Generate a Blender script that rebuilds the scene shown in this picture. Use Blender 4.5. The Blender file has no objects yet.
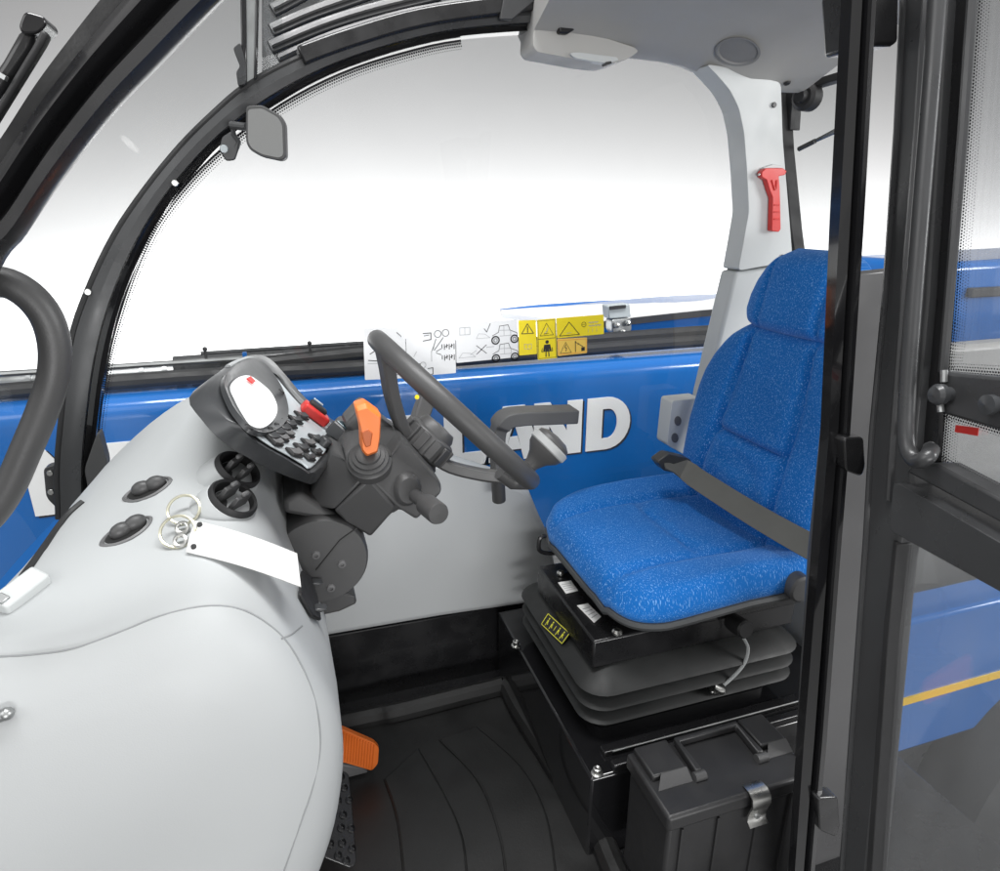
import bpy, bmesh, math, random
from mathutils import Vector, Matrix
from mathutils.bvhtree import BVHTree
random.seed(7)
SC = bpy.context.scene
COL = SC.collection
V = Vector
PI = math.pi

# ------------------------------------------------------------------ camera model (metres; X rearwards, Y across the cab, Z up, cab floor at 0)
EYE = V((0, 0, 1.15)); YAW = math.radians(18); PITCH = math.radians(19); FPX = 651.0
ct, st, cp, sp = math.cos(YAW), math.sin(YAW), math.cos(PITCH), math.sin(PITCH)

def ray(x, y):
    u = (x-500)/FPX; v = (435.5-y)/FPX
    fw = cp+v*sp; z = v*cp-sp
    return V((u*ct+fw*st, fw*ct-u*st, z))

def P(x, y, X=None, Y=None, Z=None):
    """where the sight line of a photo point meets a real plane of the cab"""
    r = ray(x, y)
    if X is not None: t = X/r.x
    elif Y is not None: t = Y/r.y
    else: t = (Z-EYE.z)/r.z
    return EYE+r*t

def PL(x, y, o, n):
    r = ray(x, y); n = V(n)
    return EYE+r*((V(o)-EYE).dot(n)/r.dot(n))

def PY(pts, Y): return [P(x, y, Y=Y) for x, y in pts]

# ------------------------------------------------------------------ mesh helpers
def smooth(pts, n=6, closed=False):
    pts = [V(p) for p in pts]; out = []; N = len(pts)
    rng = range(N) if closed else range(N-1)
    for i in rng:
        if closed: p0, p1, p2, p3 = pts[i-1], pts[i], pts[(i+1) % N], pts[(i+2) % N]
        else: p0, p1, p2, p3 = pts[max(i-1, 0)], pts[i], pts[i+1], pts[min(i+2, N-1)]
        for k in range(n):
            t = k/n
            out.append(0.5*((2*p1)+(p2-p0)*t+(2*p0-5*p1+4*p2-p3)*t*t+(3*p1-p0-3*p2+p3)*t**3))
    if not closed: out.append(pts[-1])
    return out

def rounded(pts, r, n=4):
    pts = [V(p) for p in pts]; out = []; N = len(pts)
    for i in range(N):
        a, b, c = pts[i-1], pts[i], pts[(i+1) % N]
        d1 = (a-b); d2 = (c-b)
        rr = min(r, d1.length*.48, d2.length*.48)
        p1 = b+d1.normalized()*rr; p2 = b+d2.normalized()*rr
        for k in range(n+1):
            t = k/n
            out.append((1-t)**2*p1+2*t*(1-t)*b+t*t*p2)
    return out

def frame(o, z, x=None):
    z = V(z).normalized()
    if x is None: x = V((1, 0, 0)) if abs(z.x) < .9 else V((0, 1, 0))
    x = V(x); x = (x-z*x.dot(z)).normalized(); y = z.cross(x)
    M = Matrix.Identity(4)
    for i, c in enumerate((x, y, z)):
        for j in range(3): M[j][i] = c[j]
    M.translation = V(o)
    return M

class MB:
    def __init__(s, M=None): s.v = []; s.f = []; s.uv = {}; s.M = M or Matrix.Identity(4)
    def add(s, vs, fs, uvs=None):
        b = len(s.v); s.v += [s.M @ V(p) for p in vs]
        for i, f in enumerate(fs):
            if uvs: s.uv[len(s.f)] = [uvs[k] for k in f]
            s.f.append(tuple(b+k for k in f))
        return s
    def box(s, lo, hi):
        x0, y0, z0 = lo; x1, y1, z1 = hi
        return s.add([(x0,y0,z0),(x1,y0,z0),(x1,y1,z0),(x0,y1,z0),(x0,y0,z1),(x1,y0,z1),(x1,y1,z1),(x0,y1,z1)],
              [(3,2,1,0),(4,5,6,7),(0,1,5,4),(1,2,6,5),(2,3,7,6),(3,0,4,7)])
    def cbox(s, c, sz): return s.box([c[i]-sz[i]/2 for i in range(3)], [c[i]+sz[i]/2 for i in range(3)])
    def prism(s, pts, vec, taper=None):
        n = len(pts); vec = V(vec); pts = [V(p) for p in pts]
        top = [p+vec for p in pts]
        if taper:
            c = sum(top, V())/n; top = [c+(p-c)*taper for p in top]
        return s.add(pts+top, [tuple(range(n))[::-1], tuple(range(n, 2*n))]+[(i, (i+1) % n, n+(i+1) % n, n+i) for i in range(n)])
    def loft(s, rings, closed=True, cap=True):
        n = len(rings[0]); vs = [p for r in rings for p in r]; fs = []
        m = n if closed else n-1
        for j in range(len(rings)-1):
            for i in range(m):
                k = (i+1) % n
                fs.append((j*n+i, j*n+k, (j+1)*n+k, (j+1)*n+i))
        if cap and closed:
            fs.append(tuple(range(n))[::-1]); fs.append(tuple((len(rings)-1)*n+i for i in range(n)))
        return s.add(vs, fs)
    def tube(s, pts, r, n=10, closed=False, sect=None, up=None, cap=True):
        """round tube, or a flat bar when sect=(width, depth) with up = the depth direction"""
        pts = [V(p) for p in pts]; N = len(pts); rings = []; prev = None
        for i in range(N):
            a = pts[i-1] if (i or closed) else pts[0]; b = pts[(i+1) % N] if (i < N-1 or closed) else pts[-1]
            t = (b-a).normalized()
            if up is not None: w = V(up); w = (w-t*w.dot(t)).normalized()
            elif prev is None:
                w = V((0, 0, 1)) if abs(t.z) < .9 else V((0, 1, 0)); w = (w-t*w.dot(t)).normalized()
            else: w = (prev-t*prev.dot(t)).normalized()
            prev = w; q = t.cross(w)
            rr = r[i] if isinstance(r, (list, tuple)) else r
            if sect:
                sc = sect[i] if isinstance(sect, list) else sect
                hw, hd = sc[0]/2, sc[1]/2
                rings.append([pts[i]+q*x*hw+w*y*hd for x, y in ((-1,-1),(1,-1),(1,1),(-1,1))])
            else: rings.append([pts[i]+(w*math.cos(2*PI*k/n)+q*math.sin(2*PI*k/n))*rr for k in range(n)])
        if closed: rings.append(rings[0])
        return s.loft(rings, True, cap and not closed)
    def lathe(s, prof, M=None, n=24, sx=1, sy=1):
        M = M or Matrix.Identity(4)
        rings = [[M @ V((r*math.cos(2*PI*k/n)*sx, r*math.sin(2*PI*k/n)*sy, h)) for k in range(n)] for r, h in prof]
        return s.loft(rings, True, True)
    def ball(s, c, r, n=12, m=8):
        r = (r, r, r) if not isinstance(r, (tuple, list)) else r
        rings = []
        for j in range(m+1):
            a = -PI/2+PI*(j if 0 < j < m else (0.06 if j == 0 else m-0.06))/m
            rings.append([V(c)+V((r[0]*math.cos(a)*math.cos(2*PI*k/n), r[1]*math.cos(a)*math.sin(2*PI*k/n), r[2]*math.sin(a))) for k in range(n)])
        return s.loft(rings)
    def grid(s, fn, nu, nv, uvfn=None):
        vs = [fn(i/nu, j/nv) for j in range(nv+1) for i in range(nu+1)]
        uv = [(uvfn or (lambda a, b: (a, b)))(i/nu, j/nv) for j in range(nv+1) for i in range(nu+1)]
        w = nu+1
        return s.add(vs, [(j*w+i, j*w+i+1, (j+1)*w+i+1, (j+1)*w+i) for j in range(nv) for i in range(nu)], uv)
    def strip(s, A, B):
        """ribbon between two equal-length polylines, uv in metres"""
        vs = []; uv = []; d = 0
        for i in range(len(A)):
            if i: d += ((A[i]+B[i])/2-(A[i-1]+B[i-1])/2).length
            vs += [A[i], B[i]]; uv += [(d, 0), (d, (A[i]-B[i]).length)]
        return s.add(vs, [(2*i, 2*i+1, 2*i+3, 2*i+2) for i in range(len(A)-1)], uv)
    def bvh(s): return BVHTree.FromPolygons([tuple(p) for p in s.v], s.f)
    def build(s, name, mat, parent=None, bevel=0, seg=2, ang=35, sub=0, solid=0, label=None):
        me = bpy.data.meshes.new(name)
        me.from_pydata([tuple(p) for p in s.v], [], s.f)
        if s.uv:
            ul = me.uv_layers.new(name='UVMap')
            for pi, uvs in s.uv.items():
                p = me.polygons[pi]
                for k, li in enumerate(p.loop_indices): ul.data[li].uv = uvs[k]
        bm = bmesh.new(); bm.from_mesh(me)
        bmesh.ops.recalc_face_normals(bm, faces=bm.faces); bm.to_mesh(me); bm.free()
        me.materials.append(mat)
        me.polygons.foreach_set('use_smooth', [True]*len(me.polygons))
        me.set_sharp_from_angle(angle=math.radians(ang))
        o = bpy.data.objects.new(name, me); COL.objects.link(o)
        if parent:
            o.parent = parent
            o.matrix_parent_inverse = parent.matrix_basis.inverted() if parent.type == 'EMPTY' else Matrix.Identity(4)
        if solid:
            m = o.modifiers.new('solid', 'SOLIDIFY'); m.thickness = solid; m.offset = 0
        if sub:
            m = o.modifiers.new('sub', 'SUBSURF'); m.levels = sub; m.render_levels = sub
        if bevel:
            m = o.modifiers.new('bev', 'BEVEL'); m.width = bevel; m.segments = seg; m.limit_method = 'ANGLE'; m.angle_limit = math.radians(32)
            m.harden_normals = False
        if label: o['label'] = label
        return o

def tag(o, label, cat, group=None):
    o['label'] = label; o['category'] = cat
    if group: o['group'] = group
    return o
def thing(name, label, cat, loc=(0, 0, 0), group=None):
    o = bpy.data.objects.new(name, None); o.empty_display_size = .05; COL.objects.link(o); o.location = loc
    return tag(o, label, cat, group)
def struct(o): o['kind'] = 'structure'; return o
def copy_tree(o, parent=None):
    c = o.copy(); COL.objects.link(c)
    if parent: c.parent = parent
    for ch in list(o.children): copy_tree(ch, c)
    return c

# ------------------------------------------------------------------ materials
def nodes(name):
    m = bpy.data.materials.new(name); m.use_nodes = True
    nt = m.node_tree; b = nt.nodes['Principled BSDF']
    return m, nt, b
def mat(name, col, rough=.5, metal=0, bump=0, bscale=400, var=.12, vscale=6, rvar=.12, coat=0, spec=.5, emit=0, ecol=None):
    m, nt, b = nodes(name)
    tc = nt.nodes.new('ShaderNodeTexCoord')
    no = nt.nodes.new('ShaderNodeTexNoise'); no.inputs['Scale'].default_value = vscale; no.inputs['Detail'].default_value = 6
    nt.links.new(tc.outputs['Object'], no.inputs['Vector'])
    mx = nt.nodes.new('ShaderNodeMix'); mx.data_type = 'RGBA'
    mx.inputs[6].default_value = (*[c*(1-var) for c in col], 1); mx.inputs[7].default_value = (*[min(1, c*(1+var)) for c in col], 1)
    nt.links.new(no.outputs['Fac'], mx.inputs[0]); nt.links.new(mx.outputs[2], b.inputs['Base Color'])
    mr = nt.nodes.new('ShaderNodeMapRange'); mr.inputs[1].default_value = .3; mr.inputs[2].default_value = .7
    mr.inputs[3].default_value = max(.02, rough-rvar); mr.inputs[4].default_value = min(1, rough+rvar)
    n2 = nt.nodes.new('ShaderNodeTexNoise'); n2.inputs['Scale'].default_value = vscale*3; n2.inputs['Detail'].default_value = 8
    nt.links.new(tc.outputs['Object'], n2.inputs['Vector']); nt.links.new(n2.outputs['Fac'], mr.inputs[0])
    nt.links.new(mr.outputs[0], b.inputs['Roughness'])
    b.inputs['Metallic'].default_value = metal; b.inputs['Specular IOR Level'].default_value = spec
    b.inputs['Coat Weight'].default_value = coat; b.inputs['Coat Roughness'].default_value = .05
    if bump:
        n3 = nt.nodes.new('ShaderNodeTexNoise'); n3.inputs['Scale'].default_value = bscale; n3.inputs['Detail'].default_value = 3
        nt.links.new(tc.outputs['Object'], n3.inputs['Vector'])
        bp = nt.nodes.new('ShaderNodeBump'); bp.inputs['Strength'].default_value = bump; bp.inputs['Distance'].default_value = .001
        nt.links.new(n3.outputs['Fac'], bp.inputs['Height']); nt.links.new(bp.outputs[0], b.inputs['Normal'])
    if emit:
        b.inputs['Emission Color'].default_value = (*(ecol or col), 1); b.inputs['Emission Strength'].default_value = emit
    return m

def glass(name, tint, refl=.06, veil=0):
    m = bpy.data.materials.new(name); m.use_nodes = True; nt = m.node_tree; nt.nodes.clear()
    out = nt.nodes.new('ShaderNodeOutputMaterial'); tr = nt.nodes.new('ShaderNodeBsdfTransparent'); gl = nt.nodes.new('ShaderNodeBsdfGlossy')
    tr.inputs[0].default_value = (*tint, 1); gl.inputs['Roughness'].default_value = .02
    mx = nt.nodes.new('ShaderNodeMixShader'); fr = nt.nodes.new('ShaderNodeFresnel'); fr.inputs[0].default_value = 1.45
    mu = nt.nodes.new('ShaderNodeMath'); mu.operation = 'MULTIPLY'; mu.inputs[1].default_value = refl/.04
    nt.links.new(fr.outputs[0], mu.inputs[0]); mi_ = nt.nodes.new('ShaderNodeMath'); mi_.operation = 'MINIMUM'; mi_.inputs[1].default_value = refl*2.2
    nt.links.new(mu.outputs[0], mi_.inputs[0]); nt.links.new(mi_.outputs[0], mx.inputs[0])
    nt.links.new(tr.outputs[0], mx.inputs[1]); nt.links.new(gl.outputs[0], mx.inputs[2]); nt.links.new(mx.outputs[0], out.inputs[0])
    if veil:                              # uneven pale veil mixed in as colour, standing in for studio reflections
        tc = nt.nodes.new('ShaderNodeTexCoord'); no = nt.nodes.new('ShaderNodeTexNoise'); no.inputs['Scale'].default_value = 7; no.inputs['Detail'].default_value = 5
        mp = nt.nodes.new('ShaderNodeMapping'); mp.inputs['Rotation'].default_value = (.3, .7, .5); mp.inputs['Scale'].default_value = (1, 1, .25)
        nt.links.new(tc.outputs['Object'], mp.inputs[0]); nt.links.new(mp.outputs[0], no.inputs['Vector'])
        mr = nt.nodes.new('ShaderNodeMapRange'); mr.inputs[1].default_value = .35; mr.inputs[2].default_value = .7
        mr.inputs[3].default_value = veil*.6; mr.inputs[4].default_value = veil*1.5; nt.links.new(no.outputs['Fac'], mr.inputs[0])
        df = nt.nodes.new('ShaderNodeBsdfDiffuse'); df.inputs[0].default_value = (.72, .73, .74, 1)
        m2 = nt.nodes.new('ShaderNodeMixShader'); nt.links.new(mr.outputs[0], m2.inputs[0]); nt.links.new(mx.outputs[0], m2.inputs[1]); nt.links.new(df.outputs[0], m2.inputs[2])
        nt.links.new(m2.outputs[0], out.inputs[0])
    return m

def frit(name, pitch=.0046):
    """black ceramic dots fading inward, printed on glass (uv in metres, v = distance from the frame edge)"""
    m = bpy.data.materials.new(name); m.use_nodes = True; nt = m.node_tree; nt.nodes.clear(); L = nt.links.new
    N = lambda t: nt.nodes.new(t)
    def ma(op, a, b=None, c=None):
        n = N('ShaderNodeMath'); n.operation = op
        for i, x in enumerate((a, b, c)):
            if x is None: continue
            if isinstance(x, (int, float)): n.inputs[i].default_value = x
            else: L(x, n.inputs[i])
        return n.outputs[0]
    tc = N('ShaderNodeTexCoord'); sx = N('ShaderNodeSeparateXYZ'); L(tc.outputs['UV'], sx.inputs[0])
    u = ma('DIVIDE', sx.outputs[0], pitch); v = ma('DIVIDE', sx.outputs[1], pitch)
    row = ma('MULTIPLY', ma('MODULO', ma('FLOOR', v), 2), .5)
    fu = ma('SUBTRACT', ma('FRACT', ma('ADD', u, row)), .5); fv = ma('SUBTRACT', ma('FRACT', v), .5)
    d = ma('SQRT', ma('ADD', ma('MULTIPLY', fu, fu), ma('MULTIPLY', fv, fv)))
    mr = N('ShaderNodeMapRange'); L(sx.outputs[1], mr.inputs[0]); mr.inputs[1].default_value = 0; mr.inputs[2].default_value = .017
    mr.inputs[3].default_value = .62; mr.inputs[4].default_value = .16
    dot = ma('LESS_THAN', d, mr.outputs[0])
    tr = N('ShaderNodeBsdfTransparent'); df = N('ShaderNodeBsdfDiffuse'); df.inputs[0].default_value = (.02, .02, .022, 1)
    mx = N('ShaderNodeMixShader'); out = N('ShaderNodeOutputMaterial')
    L(dot, mx.inputs[0]); L(tr.outputs[0], mx.inputs[1]); L(df.outputs[0], mx.inputs[2]); L(mx.outputs[0], out.inputs[0])
    return m

def fabric(name):
    m, nt, b = nodes(name); L = nt.links.new; N = lambda t: nt.nodes.new(t)
    tc = N('ShaderNodeTexCoord')
    def streak(rot, sx, sy, th, seedz):
        mp = N('ShaderNodeMapping'); mp.inputs['Rotation'].default_value = (0, 0, rot); mp.inputs['Scale'].default_value = (sx, sy, 1)
        mp.inputs['Location'].default_value = (seedz, seedz*2, seedz)
        L(tc.outputs['UV'], mp.inputs[0])
        n = N('ShaderNodeTexNoise'); n.inputs['Scale'].default_value = 1; n.inputs['Detail'].default_value = 2
        L(mp.outputs[0], n.inputs['Vector'])
        r = N('ShaderNodeValToRGB'); r.color_ramp.elements[0].position = th; r.color_ramp.elements[1].position = th+.07
        L(n.outputs['Fac'], r.inputs[0]); return r.outputs[0]
    a = streak(.785, 620, 270, .615, 0); c = streak(-.785, 620, 270, .62, 3.3)
    mxx = N('ShaderNodeMath'); mxx.operation = 'MAXIMUM'; L(a, mxx.inputs[0]); L(c, mxx.inputs[1])
    big = N('ShaderNodeTexNoise'); big.inputs['Scale'].default_value = 9; L(tc.outputs['UV'], big.inputs['Vector'])
    base = N('ShaderNodeMix'); base.data_type = 'RGBA'; base.inputs[6].default_value = (.006, .112, .41, 1); base.inputs[7].default_value = (.012, .158, .52, 1)
    L(big.outputs['Fac'], base.inputs[0])
    mp = N('ShaderNodeMapping'); mp.inputs['Scale'].default_value = (900, 900, 1); L(tc.outputs['UV'], mp.inputs[0])
    wv = N('ShaderNodeTexNoise'); wv.inputs['Scale'].default_value = 1; L(mp.outputs[0], wv.inputs['Vector'])
    mx = N('ShaderNodeMix'); mx.data_type = 'RGBA'; L(base.outputs[2], mx.inputs[6]); mx.inputs[7].default_value = (.30, .56, .92, 1)
    f = N('ShaderNodeMath'); f.operation = 'MULTIPLY'; f.inputs[1].default_value = .68; L(mxx.outputs[0], f.inputs[0]); L(f.outputs[0], mx.inputs[0])
    L(mx.outputs[2], b.inputs['Base Color']); b.inputs['Roughness'].default_value = .92; b.inputs['Specular IOR Level'].default_value = .15
    b.inputs['Sheen Weight'].default_value = .35; b.inputs['Sheen Roughness'].default_value = .4; b.inputs['Sheen Tint'].default_value = (.4, .6, 1, 1)
    ad = N('ShaderNodeMath'); ad.operation = 'ADD'; L(wv.outputs['Fac'], ad.inputs[0]); L(mxx.outputs[0], ad.inputs[1])
    bp = N('ShaderNodeBump'); bp.inputs['Strength'].default_value = .35; bp.inputs['Distance'].default_value = .0015
    L(ad.outputs[0], bp.inputs['Height']); L(bp.outputs[0], b.inputs['Normal'])
    return m

M_grey = mat('light grey moulded plastic', (.435, .45, .455), .52, bump=.12, bscale=700, var=.025, rvar=.06)
M_head = mat('grey headliner plastic', (.42, .415, .40), .6, bump=.12, bscale=500, var=.04)
M_trim = mat('pale pillar trim', (.53, .55, .55), .5, bump=.1, bscale=700, var=.03)
M_blk = mat('black painted steel', (.012, .012, .013), .28, bump=.05, bscale=60, var=.3, rvar=.12, coat=.15)
M_gloss = mat('glossy black paint', (.010, .010, .011), .12, var=.3, rvar=.06, coat=.6)
M_frame = mat('charcoal frame paint', (.044, .045, .047), .34, bump=.06, bscale=150, var=.2, rvar=.12)
M_rub = mat('black rubber', (.018, .018, .019), .6, bump=.15, bscale=300, var=.25, rvar=.15)
M_mat = mat('black floor rubber', (.011, .011, .011), .5, bump=.25, bscale=220, var=.35, vscale=4, rvar=.16)
M_bel = mat('bellows rubber', (.017, .018, .018), .55, bump=.12, bscale=250, var=.2, rvar=.12)
M_pla = mat('dark grey plastic', (.060, .060, .061), .45, bump=.18, bscale=600, var=.1, rvar=.07)
M_pla2 = mat('mid grey plastic', (.13, .13, .132), .5, bump=.15, bscale=600, var=.08, rvar=.08)
M_bez = mat('satin bezel plastic', (.045, .047, .050), .33, bump=.05, bscale=600, var=.1, rvar=.05)
M_plate = mat('silver grey control plate', (.42, .46, .48), .4, var=.06)
M_box = mat('tool box plastic', (.022, .022, .023), .42, bump=.12, bscale=450, var=.2, rvar=.1)
M_blue = mat('blue paint', (.006, .125, .43), .2, bump=.012, bscale=25, var=.10, vscale=2, rvar=.06, coat=.6)
M_fab = fabric('blue flecked seat cloth')
M_pipe = mat('grey piping', (.055, .058, .06), .6, bump=.2, bscale=500)
M_belt = mat('belt webbing', (.115, .115, .105), .7, bump=.4, bscale=900)
M_org = mat('orange plastic', (.85, .20, .035), .42, bump=.06, bscale=500, var=.06)
M_orgd = mat('orange pedal rubber', (.62, .13, .012), .55, bump=.1, var=.08)
M_red = mat('red plastic', (.62, .035, .03), .4, var=.08)
M_white = mat('white card', (.86, .86, .85), .55, var=.02)
M_decal = mat('white decal', (.82, .83, .84), .4, var=.02)
M_yel = mat('yellow decal', (.90, .72, .01), .4, var=.04)
M_yel2 = mat('amber decal', (.90, .60, .10), .4, var=.04)
M_ink = mat('black ink', (.015, .015, .015), .5)
M_inkg = mat('grey ink', (.38, .39, .40), .5)
M_inky = mat('yellow ink', (.70, .68, .05), .5)
M_steel = mat('bright steel', (.62, .62, .60), .28, metal=1, var=.1, rvar=.1)
M_zinc = mat('dull zinc', (.40, .41, .41), .4, metal=1, var=.15)
M_brass = mat('pale key ring', (.72, .70, .56), .3, metal=1)
M_mirr = mat('mirror glass', (.75, .76, .76), .03, metal=1, var=.01, rvar=.01)
M_letter = mat('white lettering', (.88, .88, .87), .4, var=.03)
M_stripe = mat('yellow stripe', (.80, .50, .03), .35, var=.05)
M_screen = mat('blank white display', (.85, .86, .86), .25, var=.01, emit=.35)
M_tyre = mat('tyre rubber', (.02, .02, .02), .75, bump=.3, bscale=120, var=.3)
M_fl = mat('grey studio floor', (.17, .17, .17), .45, bump=.02, bscale=30, var=.04, vscale=1.2)
M_bd = mat('pale grey studio backdrop paper', (.15, .15, .15), .9, var=.01, vscale=.5)
M_seam = mat('seam shadow gap', (.27, .28, .285), .7)
M_glass = glass('clear cab glass', (.97, .98, .98), .035, .008)
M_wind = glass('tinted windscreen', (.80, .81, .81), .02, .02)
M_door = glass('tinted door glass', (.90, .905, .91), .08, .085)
M_frit = frit('black glass dots')
# ================================================================== SETTING
GZ = -.95
b = MB().box((-14, -6, GZ-.1), (16, 6.5, GZ)); struct(b.build('ground', M_fl))
prof = [(5.2, GZ+.004), (5.7, GZ+.03), (6.1, GZ+.16), (6.38, GZ+.42), (6.5, GZ+.8), (6.5, 6.0), (6.6, 6.0), (6.6, GZ-.05), (5.2, GZ-.05)]
b = MB().loft([[V((x, y, z)) for y, z in prof] for x in (-14, -6, 0, 6, 16)])
struct(b.build('backdrop', M_bd, ang=50))

# ================================================================== LOADER BOOM
YB = 1.9
boom = thing('loader_boom', 'long glossy blue loader boom with white lettering beyond the side window', 'boom', (0, 2.05, GZ))
sec = rounded([(0, YB, .675), (0, YB, .02), (0, YB+.34, .02), (0, YB+.34, .675)], .055, 6)
b = MB().loft([[V((x, p.y, p.z)) for p in sec] for x in (-3.2, -1, 0, 1.2, 2.3)])
b.build('arm', M_blue, boom, ang=60)
b = MB().prism([(2.2, YB-.06, .55), (2.3, YB-.06, .97), (3.6, YB-.06, 1.0), (3.6, YB-.06, .1), (2.2, YB-.06, .1)], (0, .46, 0))
b.build('pivot_housing', M_blue, boom, bevel=.03, seg=3)
b = MB().cbox((2.9, YB-.075, .86), (.9, .03, .035)); b.build('pivot_slot', M_rub, boom, bevel=.005)
b = MB().cbox((2.85, YB-.07, .60), (1.2, .03, .07)); b.build('pivot_skirt', M_rub, boom, bevel=.006)
# lettering: block capitals as flat plates on the face of the arm
GL = {
 'N': [[(0,0),(0,1),(.30,1),(.63,.45),(.63,1),(.92,1),(.92,0),(.63,0),(.29,.56),(.29,0)]],
 'E': [[(0,0),(0,1),(.80,1),(.80,.78),(.30,.78),(.30,.62),(.74,.62),(.74,.40),(.30,.40),(.30,.22),(.82,.22),(.82,0)]],
 'W': [[(.22,0),(0,1),(.29,1),(.40,.40),(.54,1),(.78,1),(.92,.40),(1.03,1),(1.32,1),(1.10,0),(.78,0),(.66,.52),(.54,0)]],
 'H': [[(0,0),(0,1),(.31,1),(.31,.63),(.62,.63),(.62,1),(.93,1),(.93,0),(.62,0),(.62,.38),(.31,.38),(.31,0)]],
 'L': [[(0,0),(0,1),(.31,1),(.31,.24),(.78,.24),(.78,0)]],
}
def lett_poly(ch): return GL[ch]
def ring(cx, cy, rx, ry, ix, iy, n=32, flat=False):
    o = []; i = []
    for k in range(n):
        a = 2*PI*k/n
        o.append((cx+rx*math.cos(a), cy+ry*math.sin(a))); i.append((cx+ix*math.cos(a), cy+iy*math.sin(a)))
    return o, i
def letters(mb, text, x, y, z, h, pitch, th):
    def put(pts): mb.prism([(x+px*h, y, z+py*h) for px, py in pts], (0, -th, 0))
    def band(o, i):
        n = len(o)
        for k in range(n):
            q = [o[k], o[(k+1) % n], i[(k+1) % n], i[k]]
            put(q)
    for ch in text:
        if ch == ' ': x += pitch*.45; continue
        if ch == 'O':
            band(*ring(.5, .5, .50, .52, .20, .28))
        elif ch == 'D':
            o = [(0,0),(0,1),(.40,1)]+[(.40+.48*math.sin(a), .5+.5*math.cos(a)) for a in [PI*k/14 for k in range(1, 14)]]+[(.40,0)]
            i = [(.31,.22),(.31,.78),(.42,.78)]+[(.42+.19*math.sin(a), .5+.28*math.cos(a)) for a in [PI*k/14 for k in range(1, 14)]]+[(.42,.22)]
            band(o, i)
        elif ch == 'A':
            put([(-.04,0),(.30,1),(.50,1),(.50,.70),(.425,.46),(.355,.20),(.31,0)]); 
            put([(.501,.70),(.501,1),(.70,1),(1.04,0),(.69,0),(.64,.20),(.575,.46)])
            put([(.356,.20),(.43,.44),(.57,.44),(.639,.20)])
        else:
            for p in lett_poly(ch): put(p)
        x += pitch*(1.35 if ch == 'W' else .73 if ch == 'L' else .95 if ch == 'E' else .86 if ch in 'OA' else .92 if ch == 'H' else 1.0)
LX, LZ, LH = -.56, .372, .187
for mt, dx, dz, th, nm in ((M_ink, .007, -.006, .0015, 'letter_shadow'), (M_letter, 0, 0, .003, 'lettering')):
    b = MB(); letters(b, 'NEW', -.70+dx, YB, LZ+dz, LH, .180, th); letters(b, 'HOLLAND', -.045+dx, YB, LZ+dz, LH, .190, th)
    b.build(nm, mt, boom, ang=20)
# hydraulic hoses and steel lines lying along the top of the arm
b = MB()
b.tube(smooth([(-.75, 1.99, .70), (-.3, 1.99, .705), (.2, 1.985, .70), (.7, 1.985, .705), (1.3, 1.985, .71), (2.2, 1.99, .71)]), .022, 10)
b.tube(smooth([(-.2, 2.04, .712), (.3, 2.04, .735), (.9, 2.04, .728), (1.5, 2.04, .733), (2.2, 2.04, .73)]), .022, 10)
b.build('hose', M_rub, boom)
b = MB()
b.tube([(-3, 2.08, .70), (-.33, 2.08, .70)], .028, 12); b.tube([(-3, 2.02, .735), (-.1, 2.02, .742)], .008, 8)
for x in (-.42, -.36, -.30, -.7, -.78, -1.1): b.tube([(x, 2.08, .70), (x+.012, 2.08, .70)], .036, 12)
b.build('steel_line', M_zinc, boom)
b = MB(); b.tube([(-.33, 2.08, .715), (.25, 2.08, .722), (.48, 2.08, .722)], .034, 12)
b.tube([(-.25, 2.04, .76), (.4, 2.04, .765)], .006, 8)
b.build('cylinder_tube', M_frame, boom)
for x in (-.235, .055): MB().tube([(x, 2.02, .75), (x, 2.02, .774)], .004, 8).ball((x, 2.02, .776), .007).build('grease_cap', M_rub, boom)
b = MB().cbox((-.13, 2.02, .745), (.012, .02, .03)); b.build('hose_clip', M_blue, boom)
# ------------------------------------------------------------------ engine hood on the far side of the machine
hood = thing('engine_hood', 'low blue engine hood behind the boom with a top painted white as its sheen', 'hood', (1.9, 2.9, GZ))
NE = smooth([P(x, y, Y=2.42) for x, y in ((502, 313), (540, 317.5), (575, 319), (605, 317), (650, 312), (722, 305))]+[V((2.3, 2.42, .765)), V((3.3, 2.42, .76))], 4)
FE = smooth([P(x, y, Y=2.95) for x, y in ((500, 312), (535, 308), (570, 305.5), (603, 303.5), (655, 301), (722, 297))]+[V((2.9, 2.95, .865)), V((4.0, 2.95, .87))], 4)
MB().loft([[a, a.lerp(c, .3)+V((0, 0, .012)), a.lerp(c, .8)+V((0, 0, .01)), c, c-V((0, 0, .02)), a-V((0, 0, .02))] for a, c in zip(NE, FE)]).build('painted_sheen_top', M_letter, hood, ang=60)  # white colour stands in for the backdrop's reflection on the glossy top
MB().tube([c+V((0, 0, .006)) for c in FE], 0, sect=(.016, .02), up=(0, 1, 0)).build('hood_rim', M_blue, hood)
nf = [p for p in NE if p.x > 1.12]
MB().loft([[V((p.x, 2.425, p.z-.018)), V((p.x, 2.43, .25)), V((p.x, 2.9, .25)), V((p.x, 2.9, p.z-.018))] for p in nf]).build('hood_shell', M_blue, hood, ang=40)
MB().tube([p+V((0, -.008, -.028)) for p in nf], 0, sect=(.026, .012), up=(0, 1, 0)).build('rubber_seal', M_rub, hood)
br = thing('side_bracket', 'grey steel bracket plate with three bolts beside the yellow decals', 'bracket', P(622, 330, Y=2.1))
b = MB().prism(rounded(PY([(612, 320), (631, 318), (632, 330), (625, 338), (617, 337), (612, 331)], 2.1), .008), (0, .05, 0)); b.build('plate', M_zinc, br, bevel=.003)
b = MB().prism(PY([(608, 306), (630, 304), (631, 317), (609, 319)], 2.11), (0, .05, 0)); b.build('clip_block', M_plate, br, bevel=.004)
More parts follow.
